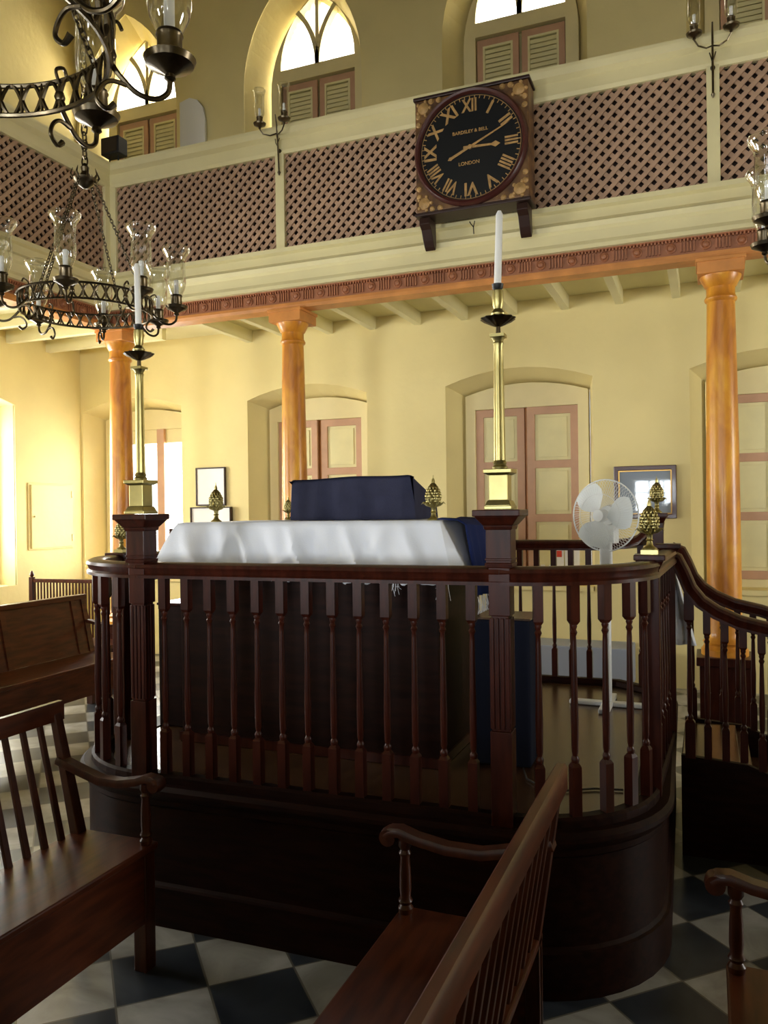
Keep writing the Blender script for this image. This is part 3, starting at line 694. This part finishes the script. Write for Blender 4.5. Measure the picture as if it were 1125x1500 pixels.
cs = candlestick('tall brass candlestick with white candle on the right newel, below the clock', wp((0, 0), 1.598), BA, 2.2)
c2 = candlestick('tall brass candlestick with white candle on the left newel, by the corner column', wp((-1.45, 0), 1.598), BA, 0, cs)
for ch in c2.children:
    if ch.name.startswith('candle'): ch.rotation_euler = (0, radians(-1), 0)

# boxes on the platform
o = MB().box(-.125, .125, -.12, .12, 0, .60).build('padded_box', 'navyd', None, (-.80, 3.36, .542), (0, 0, BA), bevel=.01); tag(o, 'dark navy box on the platform floor just behind the right newel', 'box')
MB().box(-.128, .128, -.123, .123, .60, .608).build('lid', 'deck', o, bevel=.002)
o = MB().box(-.10, .10, -.12, .12, 0, .60).build('book_box', 'mahog2', None, (-2.45, 3.42, .542), (0, 0, BA), bevel=.006); tag(o, 'dark wooden box on the platform floor just behind the left newel', 'box')
MB().box(-.105, .105, -.125, .125, .60, .612).build('lid', 'mahog', o, bevel=.002)
o = MB().tube([(-.70, 3.22, .548), (-.66, 3.10, .547), (-.58, 3.02, .547), (-.50, 3.02, .547), (-.40, 3.08, .547), (-.30, 3.10, .547)], .004, 6).build('power_cable', 'black'); tag(o, 'thin black cable lying on the platform floor behind the right balusters', 'cable')

# fan
fn = empty('pedestal_fan', (-.50, 4.42, .542)); tag(fn, 'white pedestal fan with three blades standing on the platform', 'fan')
b = MB().box(-.20, .20, -.028, .028, 0, .022).box(-.028, .028, -.2, .2, 0, .024); b.build('base', 'plastic', fn, bevel=.006)
MB().lathe([(.022, .02), (.022, .55), (.017, .56), (.017, .74)], n=16).build('pole', 'plastic', fn, smooth=True)
MB().cb((0, 0, .80), (.062, .06, .15)).build('control_box', 'plastic', fn, bevel=.01)
hd = empty('fan_head', (0, -.02, 1.015), radians(-22), fn)
hm = Matrix.Rotation(pi/2, 4, 'X')
hbody = MB().lathe([(.03, -.14), (.052, -.12), (.058, -.06), (.05, -.02), (.02, -.015)], m=hm, n=24).cb((0, .07, -.09), (.05, .06, .12)).build('motor_housing', 'plastic', hd, smooth=True)
bl = MB()
for k in range(3):
    a0 = 2*pi*k/3+2.2
    vs = []; nr, na = 8, 8
    for i in range(nr+1):
        r_ = .03+.145*i/nr; half = .28+.45*sin(pi*min(1, (i/nr)*.75+.12))
        for j in range(na+1):
            a = a0+(j/na-.5)*2*half*(1 if i else .6); vs.append((r_*cos(a), -.035+.022*(j/na-.5), r_*sin(a)))
    for y in (0, .002):
        bl.add([(x, yy+y, z) for x, yy, z in vs], [(i*(na+1)+j, i*(na+1)+j+1, (i+1)*(na+1)+j+1, (i+1)*(na+1)+j) for i in range(nr) for j in range(na)])
bl.build('blades', 'fanblade', hd, smooth=True)
MB().lathe([(.034, .02), (.034, .05), (.026, .062), (.004, .066)], m=hm, n=20).build('hub', 'plastic', hd, smooth=True)
gr = MB(); RG = .19
gr.tube([(RG*cos(2*pi*i/48), 0, RG*sin(2*pi*i/48)) for i in range(48)], .004, 6, True)
for k in range(72):
    a = 2*pi*k/72
    for sgn, dep in ((-1, .075), (1, .06)):
        gr.tube([(r_*RG*cos(a+.25*r_), sgn*dep*sqrt(max(0, 1-(r_**2.2))), r_*RG*sin(a+.25*r_)) for r_ in (.16, .5, .8, .94, 1.)], .0008, 4)
for r_ in (.16, .6):
    gr.tube([(r_*RG*cos(2*pi*i/36), -.075*sqrt(1-r_**2.2), r_*RG*sin(2*pi*i/36)) for i in range(36)], .0015, 5, True)
gr.build('guard', 'plastic', hd, smooth=True)
MB().lathe([(.03, .070), (.03, .078), (.002, .08)], m=hm, n=20).build('guard_badge', 'plastic', hd, smooth=True)

# lace cloth hanging behind the corner post
m = MB(); vs = []; n = 12
for j in range(13):
    t = j/12
    for i in range(n+1): u = i/n; vs.append((-.175+(.015+.11*t)*u, 4.02+.02*sin(u*12), 1.37-.42*t+.02*u*(1-t)))
m.add(vs, [(j*(n+1)+i, j*(n+1)+i+1, (j+1)*(n+1)+i+1, (j+1)*(n+1)+i) for j in range(12) for i in range(n)])
o = m.build('lace_cloth', 'lace', smooth=True); tag(o, 'thin white lace cloth hanging behind the pineapple post at the stair head', 'cloth'); o.modifiers.new('solid', 'SOLIDIFY').thickness = .002

# ------------------------------------------------------------------ clock
ck = empty('gallery_clock', (-1.572, 5.71, 4.245)); tag(ck, 'large square clock with black dial and gilt Roman numerals on the gallery front', 'clock')
hw, hh = .428, .420
MB().box(-hw, hw, 0, .20, -hh, hh).build('case', 'case', ck, bevel=.01)
MB().box(-hw-.012, hw+.012, -.01, .20, hh, hh+.025).build('top_moulding', 'casedark', ck, bevel=.006); MB().box(-hw-.01, hw+.01, -.01, .20, -hh-.025, -hh).build('bottom_moulding', 'casedark', ck, bevel=.006)
hy = Matrix.Rotation(pi/2, 4, 'X')
MB().lathe([(.425, 0), (.425, .03), (.41, .05), (.395, .045), (.385, .025), (.385, 0)], m=hy, n=96, caps=False).build('bezel', 'bezel', ck, smooth=True)
MB().lathe([(.39, 0), (.39, .012)], m=hy, n=96).build('dial', 'dial', ck)
orn = MB()
for sx in (-1, 1):
    for sz in (-1, 1):
        o_ = MB()
        o_.lathe([(.045, 0), (.042, .008), (.02, .014), (.005, .018)], m=T(sx*.36, 0, sz*.355) @ hy, n=20)
        for k in range(5):
            a = k*1.256; o_.lathe([(.014, 0), (.010, .012), (.002, .016)], (.052*cos(a), .052*sin(a), 0), m=T(sx*.36, 0, sz*.355) @ hy, n=10)
        for (ax, az) in ((.24, .40), (.40, .24), (.30, .40), (.40, .30)):
            o_.lathe([(.022, 0), (.014, .01), (.003, .012)], m=T(sx*ax, 0, sz*az) @ hy, n=12)
        o_.build('corner_ornament', 'gold', ck, smooth=True)
def text(body, size, parent, x, z, y, ang=0, matl='gold', name='lettering', sx=1., sz=1., bold=.0):
    cu = bpy.data.curves.new(name, 'FONT'); cu.body = body; cu.size = size; cu.align_x = 'CENTER'; cu.align_y = 'CENTER'; cu.extrude = .0015; cu.offset = bold
    tmp = bpy.data.objects.new('tmp', cu); COL.objects.link(tmp); dg = bpy.context.evaluated_depsgraph_get()
    me = bpy.data.meshes.new_from_object(tmp.evaluated_get(dg)); bpy.data.objects.remove(tmp)
    mm = Matrix.Translation((x, y, z)) @ Matrix.Rotation(ang, 4, 'Y') @ Matrix.Rotation(pi/2, 4, 'X') @ Matrix.Diagonal((sx, sz, 1, 1))
    me.transform(mm); me.materials.clear(); me.materials.append(MT[matl])
    o = bpy.data.objects.new(name, me); COL.objects.link(o); o.parent = parent; return o
for k, s_ in enumerate(['XII', 'I', 'II', 'III', 'IIII', 'V', 'VI', 'VII', 'VIII', 'IX', 'X', 'XI']):
    a = 2*pi*k/12
    text(s_, .13, ck, .300*sin(a), .300*cos(a), -.0145, a, name='numeral', sx=.72 if len(s_) > 2 else .95, sz=1.0, bold=.0035)
mt = MB()
for k in range(60):
    a = 2*pi*k/60; mt.box(-.0028, .0028, -.0155, -.012, .350, .372, Matrix.Rotation(a, 4, 'Y'))
mt.lathe([(.376, .0122), (.376, .0145), (.373, .0145), (.373, .0122)], m=hy, n=96, caps=False)
mt.build('minute_track', 'gold', ck)
text('BARDSLEY & BELL', .034, ck, .0, .115, -.0145, bold=.0004); text('LONDON', .036, ck, -.01, -.115, -.0145, bold=.0004)
h1 = MB(); A_ = Matrix.Rotation(radians(66), 4, 'Y'); h1.add([(-.010, -.022, -.15), (.010, -.022, -.15), (.014, -.022, -.165), (0, -.022, -.185), (-.014, -.022, -.165), (-.005, -.022, .26), (.005, -.022, .26), (0, -.022, .33)],
   [(0, 1, 2, 3, 4), (0, 5, 7, 6, 1)], A_); o = h1.build('minute_hand', 'gold', ck); o.modifiers.new('s', 'SOLIDIFY').thickness = .002
h2 = MB(); B_ = Matrix.Rotation(radians(93), 4, 'Y'); h2.add([(-.010, -.019, -.05), (.010, -.019, -.05), (.007, -.019, .16), (.022, -.019, .19), (0, -.019, .225), (-.022, -.019, .19), (-.007, -.019, .16)],
   [(0, 1, 2, 3, 4, 5, 6)], B_); o = h2.build('hour_hand', 'gold', ck); o.modifiers.new('s', 'SOLIDIFY').thickness = .002
MB().lathe([(.016, .012), (.016, .026), (.008, .03)], m=hy, n=16).build('hub', 'gold', ck, smooth=True)
for sx in (-1, 1):
    x = sx*.37; w2 = .04
    pf = [(.02, -hh-.03), (.17, -hh-.03), (.18, -.62), (.16, -.66), (.13, -.64), (.10, -.60), (.06, -.53), (.01, -.50)]
    n = len(pf); MB().add([(x-w2, y, z) for y, z in pf]+[(x+w2, y, z) for y, z in pf], [tuple(range(n)), tuple(range(2*n-1, n-1, -1))]+[(i, (i+1) % n, (i+1) % n+n, i+n) for i in range(n)]).build('bracket', 'casedark', ck, bevel=.004)

# ------------------------------------------------------------------ lamps
def hurricane(parent, p, s=1.0, cr=.045, rim=.067, h=.235, cup='brassd'):
    """cup with drip pan, candle and flared glass: three meshes under parent"""
    P = T(*p) @ Matrix.Scale(s, 4)
    cpm = MB().lathe([(.004, -.035), (.012, -.028), (.010, -.02), (.022, -.012), (.048, .0), (.053, .012), (.050, .014), (.03, .008), (.024, .016), (.026, .024), (.025, .055), (.028, .06), (.026, .066), (.018, .066)], n=24, m=P).build('candle_cup', cup, parent, smooth=True)
    MB().lathe([(.011, .06), (.011, .135), (.003, .14)], n=12, m=P).build('candle', 'wax', cpm, smooth=True)
    g = [(.024, .064), (.030, .075), (.040, .095), (cr, .12), (cr, .17), (cr-.002, .215), (cr+.002, .25), (rim-.006, .27), (rim, .285), (rim-.002, .293), (rim-.008, .297)]
    k = h/.235; g = [(r, .064+(z-.064)*k) for r, z in g]
    MB().lathe(g, n=32, m=P, caps=False).build('glass_shade', 'glass', cpm, smooth=True)
    return cpm
def chain(mb, a, b, link=.022, r=.0022):
    a, b = Vector(a), Vector(b); L = (b-a).length; n = max(2, int(L/(link*.75))); d = (b-a).normalized(); q = d.to_track_quat('Z', 'Y').to_matrix().to_4x4()
    for i in range(n):
        c = a.lerp(b, (i+.5)/n); m = Matrix.Translation(c) @ q @ rotz((i % 2)*pi/2)
        pts = [(link*.30*cos(t*pi/5), 0, link*.55*sin(t*pi/5)) for t in range(10)]
        mb.tube(pts, r, 5, True, m)
def chandelier(loc_, rz, label):
    e = empty('chandelier', loc_, rz); tag(e, label, 'chandelier', 'brass chandeliers with glass shades')
    R = .30; rg = MB(); zt, zb = .034, -.034
    NS = 64
    for z, rr_ in ((zt, R+.004), (zb, R-.004)): rg.tube([(rr_*cos(2*pi*i/NS), rr_*sin(2*pi*i/NS), z) for i in range(NS)], .0055, 6, True)
    for k in range(40):     # pierced leaf scrollwork
        a0 = 2*pi*k/40; w_ = 2*pi/40
        for sg in (1, -1):
            rg.tube([(R*cos(a0+w_*t/6), R*sin(a0+w_*t/6), sg*(zb+(zt-zb)*(.5-.5*cos(pi*t/6)))) for t in range(7)], srad([.003, .0055, .0035], 3, 3), 5)
        rg.tube([(R*cos(a0+w_*.5), R*sin(a0+w_*.5), z) for z in (zb, -.008, .008, zt)], [.002, .006, .006, .002], 5)
    rg.build('pierced_ring', 'brassd', e, smooth=True)
    for k in range(8):
        a = k*pi/4+pi/8; m = rotz(a)
        am = MB().tube(smooth([(R, 0, -.02), (R+.02, 0, -.045), (R+.05, 0, -.07), (R+.085, 0, -.075), (R+.11, 0, -.058), (R+.115, 0, -.03)]), .0055, 8, m=m)
        am.tube(smooth([(R+.03, 0, -.058), (R+.0, 0, -.055), (R-.02, 0, -.07), (R-.028, 0, -.095), (R-.010, 0, -.112), (R+.006, 0, -.10)]), srad([.005, .0045, .0045, .0045, .005, .007], 6), 7, m=m)
        am.lathe([(.009, -.012), (.012, -.004), (.009, .006)], (R, 0, .0), 10, m=m)
        am.tube(smooth([(R, 0, .025), (R-.01, 0, .05), (R+.012, 0, .065), (R+.022, 0, .05)]), .004, 6, m=m)
        ar = am.build('arm', 'brassd', e, smooth=True)
        v = m @ Vector((R+.115, 0, 0)); hurricane(ar, (v.x, v.y, .0))
    for k in range(4):
        c = MB(); a = k*pi/2; 
        chain(c, (R*cos(a), R*sin(a), .03), (.045*cos(a), .045*sin(a), .60)); c.build('suspension_chain', 'brassd', e)
    c = MB().lathe([(.01, .56), (.05, .59), (.056, .605), (.03, .615), (.016, .64), (.02, .66), (.006, .68)], n=20)
    for k in range(8):
        a = k*pi/4; c.tube([(.05*cos(a), .05*sin(a), .60), (.065*cos(a), .065*sin(a), .62), (.055*cos(a), .055*sin(a), .65)], [.006, .005, .001], 6)
    c.build('crown', 'brassd', e, smooth=True)
    c = MB(); chain(c, (0, 0, .67), (0, 0, ZC-loc_[2]), .05, .004); c.build('main_chain', 'brassd', e)
    return e
ch1 = chandelier((-2.72, 3.02, 2.585), radians(8), 'brass chandelier with eight glass shades hanging in front of the side gallery lattice')
ch2 = dup(ch1, (-1.298, 1.07, 2.515), radians(-22), 'large brass chandelier ring cut off by the upper left corner of the photo')
ch3 = dup(ch1, (.60, 3.27, 2.60), radians(22.5+21), 'brass chandelier mostly outside the right edge, one glass shade showing under the right gallery post')
def sconce(x, z, label, first=None):
    if first: return dup(first, (x, YG-.03, z), label=label)
    e = empty('gallery_sconce', (x, YG-.03, z)); tag(e, label, 'sconce', 'two branched brass sconces on the gallery posts')
    MB().tube([(0, -.02, -.17), (0, -.03, 0), (0, -.05, .20), (0, -.07, .28)], [.007, .008, .007, .005], 8).lathe([(.004, -.21), (.014, -.185), (.006, -.17)], (0, -.02, 0), 10).lathe([(.016, 0), (.016, .012)], n=12, m=T(0, 0, .0) @ Matrix.Rotation(pi/2, 4, 'X')).build('stem', 'brassd', e, smooth=True)
    for sx in (-1, 1):
        a = MB().tube([(0, -.05, .13), (sx*.04, -.09, .10), (sx*.09, -.12, .11), (sx*.115, -.13, .15)], .0055, 7).tube([(0, -.03, .02), (sx*.01, -.05, .05), (sx*.02, -.04, .09)], .004, 6).build('arm', 'brassd', e, smooth=True)
        hurricane(a, (sx*.115, -.13, .185), 1.0, cr=.04, rim=.052)
    return e
s1 = sconce(-3.30, 4.635, 'two branched brass sconce on the gallery post left of the clock')
sconce(.074, 4.60, 'two branched brass sconce on the gallery post at the upper right', s1)
# loudspeaker at the corner
o = empty('loudspeaker', (-5.02, 5.95, 4.826)); tag(o, 'small black loudspeaker standing on the gallery rail at the corner', 'speaker')
MB().box(-.10, .10, -.06, .07, .06, .22).build('cabinet', 'black', o, bevel=.01)
for x in (-.05, .05): MB().tube([(x, 0, 0), (x, 0, .07)], .007).build('leg', 'black', o)
MB().box(-.085, .085, -.064, -.058, .075, .205).build('grille', 'dark', o)

# ------------------------------------------------------------------ pictures, notices, far furniture
e = empty('framed_picture', (-.505, YB-.002, 1.73)); tag(e, 'dark framed picture under reflecting glass on the wall right of the fan', 'picture')
MB().plate(rect(-.265, .265, -.235, .235), [rect(-.225, .225, -.195, .195)], -.035).build('frame', 'picframe', e, bevel=.005)
MB().plate(rect(-.228, .228, -.198, .198), [rect(-.215, .215, -.185, .185)], -.028).build('gilt_slip', 'gilt', e)
MB().box(-.22, .22, -.014, -.008, -.19, .19).build('print', 'print', e)
e = empty('framed_notice', (-5.05, YB-.01, 1.885)); tag(e, 'upright framed white notice on the wall behind the left table pineapple', 'picture')
MB().plate(rect(-.19, .19, -.21, .21), [rect(-.175, .175, -.195, .195)], -.025).build('frame', 'casedark', e, bevel=.003); MB().box(-.178, .178, -.015, -.008, -.198, .198).build('sheet', 'paper', e)
e = empty('framed_notice', (-5.04, YB-.012, 1.57)); tag(e, 'wide white notice board just below the upright framed notice, behind the table', 'picture')
MB().plate(rect(-.26, .26, -.09, .09), [rect(-.248, .248, -.078, .078)], -.05).build('frame', 'casedark', e, bevel=.003); MB().box(-.25, .25, -.03, -.012, -.08, .08).build('sheet', 'paper', e)
for i, (x, red, lab) in enumerate(((-1.52, 0, 'blank white card fixed low on the shutter, leftmost of the three above the rear rail'), (-1.34, 1, 'white card with a red square fixed low on the shutter above the rear rail'), (-1.19, 0, 'blank white card fixed low on the shutter, rightmost of the three and nearest the fan'))):
    o = MB().box(-.07, .07, 0, .004, 0, .26).build('notice_card', 'paper', None, (x, YB+DN-.078, 1.0)); tag(o, lab, 'card', 'white cards above the rear rail')
    if red: MB().box(.0, .05, -.003, .0, .13, .19).build('red_mark', 'red', o)
o = MB().box(-.55, .55, -.2, .2, .06, .40).box(-.53, .53, -.18, .18, 0, .07).build('storage_bench', 'bluegrey', None, (-1.15, 7.25, 0), bevel=.01); tag(o, 'low blue grey bench against the back wall, seen through the rear balusters', 'bench')

# ------------------------------------------------------------------ pews
def pew(loc_, L, face, depth, label, lean=.09):
    """spindle backed pew running along Y; far end at local y=0; face=+1 looks to +X (front edge at x=0, back at -depth)"""
    e = empty('armed_pew', loc_); tag(e, label, 'pew', 'spindle backed pews'); f = face; D = depth
    def X(a): return a*f
    def bx(mb, x0, x1, *r): mb.box(min(X(x0), X(x1)), max(X(x0), X(x1)), *r)
    m = MB(); bx(m, -D, .012, -L, .012, .415, .44); m.build('seat', 'pew', e, bevel=.006)
    m = MB(); bx(m, -.022, -.002, -L, -.02, .17, .415); m.build('front_board', 'pew', e, bevel=.003)
    m = MB(); bx(m, -D, -.01, -.03, -.008, .17, .415); m.build('end_board', 'pew', e, bevel=.003)
    for y in (0, -L): 
        m = MB().box(-.027, .027, -.027, .027, 0, .43); m.build('leg', 'pewv', e, (X(-.024), y-.024, 0), bevel=.004)
        a = MB(); bx(a, -.0, .0001, 0, .0001, 0, .0001); a = MB()
        # rear upright leaning back
        xx0, xx1 = -D+.02, -D-lean+.02
        a.add([(X(xx0)-.02, -.02, 0), (X(xx0)+.02, -.02, 0), (X(xx0)+.02, .02, 0), (X(xx0)-.02, .02, 0), (X(xx0)-.02, -.022, .44), (X(xx0)+.02, -.022, .44), (X(xx0)+.02, .022, .44), (X(xx0)-.02, .022, .44),
               (X(xx1)-.014, -.018, .865), (X(xx1)+.014, -.018, .865), (X(xx1)+.014, .018, .865), (X(xx1)-.014, .018, .865)],
              [(0, 3, 2, 1), (0, 1, 5, 4), (1, 2, 6, 5), (2, 3, 7, 6), (3, 0, 4, 7), (4, 5, 9, 8), (5, 6, 10, 9), (6, 7, 11, 10), (7, 4, 8, 11), (8, 9, 10, 11)])
        a.build('back_post', 'pewv', e, (0, y-.02, 0), bevel=.003)
    xt = X(-D-lean+.015); m = MB()
    m.sweep([(-.017, -.035), (-.017, .025), (-.010, .034), (.010, .034), (.017, .025), (.017, -.035)], [(xt, .012, .872), (xt, -L-.04, .872)]); m.build('top_rail', 'pew', e, smooth=True)
    y = -.10; first = None
    while y > -L+.04:
        if first is None:
            x0, x1 = X(-D+.02), X(-D-lean+.02)
            s_ = MB().add([(x0-.008, -.013, .43), (x0+.008, -.013, .43), (x0+.008, .013, .43), (x0-.008, .013, .43), (x1-.008, -.010, .85), (x1+.008, -.010, .85), (x1+.008, .010, .85), (x1-.008, .010, .85)],
                          [(0, 3, 2, 1), (4, 5, 6, 7), (0, 1, 5, 4), (1, 2, 6, 5), (2, 3, 7, 6), (3, 0, 4, 7)]).build('spindle', 'pewv', e, (0, y, 0), bevel=.003); first = s_
        else: dup(first, (0, y, 0))
        y -= .078
    # arm at the far end, with scroll and turned support
    ya = -.025
    pts = [(-D-lean*.55, .70), (-D*.85, .668), (-D*.6, .645), (-D*.35, .645), (-D*.12, .66), (.0, .675), (.03, .672), (.045, .66)]
    A_ = [Vector((X(a), ya, b)) for a, b in pts]
    ar = MB().sweep([(-.024, -.014), (-.026, 0), (-.02, .012), (.02, .012), (.026, 0), (.024, -.014)], A_); ar.lathe([(.024, -.024), (.027, 0), (.024, .024)], m=T(X(.035), ya, .655) @ Matrix.Rotation(pi/2, 4, 'X'), n=16)
    ar.build('arm_rest', 'pewv', e, smooth=True)
    MB().lathe([(.02, .44), (.022, .455), (.015, .465), (.021, .475), (.015, .487), (.0175, .51), (.0165, .56), (.0135, .60), (.018, .612), (.013, .622), (.019, .632), (.019, .655)], n=18).build('arm_support', 'pewv', e, (X(-.012), ya, 0), smooth=True)
    return e
pew((-1.825, 2.32, 0), 2.0, 1, .34, 'spindle backed pew at the lower left, facing the middle pew', .10)
pew((-.83, 2.19, 0), 1.95, -1, .40, 'spindle backed pew in the lower middle, seen from behind its back rail', .0-.0+.07)
pew((.045, 2.20, 0), 1.9, -1, .40, 'pew at the lower right corner with only arm and seat edge showing')
def settle(loc_, L, rz, label, D=.42):
    e = empty('panelled_bench', loc_, rz); tag(e, label, 'bench')
    MB().box(-D, .01, -L, 0, .41, .44).build('seat', 'pew', e, bevel=.006); MB().box(-.02, 0, -L, 0, .20, .41).build('front_board', 'pew', e)
    a = .10; bk = MB()
    def P(x, y, z): return (x-a*(z-.44)/.46, y, z)
    bk.add([P(-D, 0, .44), P(-D, -L, .44), P(-D, -L, .90), P(-D, 0, .90), P(-D-.03, 0, .44), P(-D-.03, -L, .44), P(-D-.03, -L, .90), P(-D-.03, 0, .90)], [(0, 1, 2, 3), (7, 6, 5, 4), (0, 4, 5, 1), (1, 5, 6, 2), (2, 6, 7, 3), (3, 7, 4, 0)])
    for y in (0, -.12, -.85, -1.6, -2.3):
        if y > -L: bk.add([P(-D+.012, y, .44), P(-D+.012, y-.05, .44), P(-D+.012, y-.05, .88), P(-D+.012, y, .88), P(-D, y, .44), P(-D, y-.05, .44), P(-D, y-.05, .88), P(-D, y, .88)], [(0, 1, 2, 3), (0, 4, 5, 1), (1, 5, 6, 2), (2, 6, 7, 3), (3, 7, 4, 0)])
    bk.build('back', 'pew', e)
    MB().box(-D-.145, -D-.075, -L, .01, .88, .92).build('top_rail', 'pew', e, bevel=.005)
    for y in (-.03, -L+.03):
        for x in (-.03, -D+.0): MB().box(x-.03, x+.03, y-.03, y+.03, 0, .42).build('leg', 'pewv', e, bevel=.003)
    MB().sweep([(-.025, -.015), (-.025, .01), (.025, .01), (.025, -.015)], [(-D-.04, -.02, .70), (-D*.6, -.02, .66), (-.02, -.02, .68)]).build('arm_rest', 'pewv', e)
    MB().lathe([(.018, .44), (.014, .5), (.018, .6), (.014, .66)], (-.03, -.02, 0), 12).build('arm_support', 'pewv', e, smooth=True)
    return e
settle((-4.42, 5.40, 0), 2.95, 0, 'long panelled bench at the left edge behind the platform')
# far spindled settle and bench end
e = empty('spindled_settle', (-5.65, 5.95, 0), radians(4)); tag(e, 'spindle backed settle near the left wall, below the wall cupboard', 'settle')
MB().box(-.42, .75, -.40, 0, .41, .44).build('seat', 'pew', e, bevel=.005)
for x in (-.40, .73): MB().frustum((0, 0), 0, .025, 1.0, .02).lathe([(.012, 1.0), (.022, 1.02), (.006, 1.06)], n=10).build('back_post', 'pewv', e, (x, 0, 0), smooth=True)
for x in (-.40, .73): MB().frustum((0, 0), 0, .025, .42, .025).build('leg', 'pewv', e, (x, -.37, 0))
MB().box(-.40, .73, -.015, .015, .95, .985).build('top_rail', 'pew', e, bevel=.004)
sp = MB().frustum((0, 0), .44, .006, .955, .006).build('spindle', 'pewv', e, (-.365, 0, 0))
for i in range(1, 30): dup(sp, (-.365+.0365*i, 0, 0))
settle((-5.75, 4.95, 0), 1.5, 0, 'reddish bench end at the far left edge under the bright opening', .4)
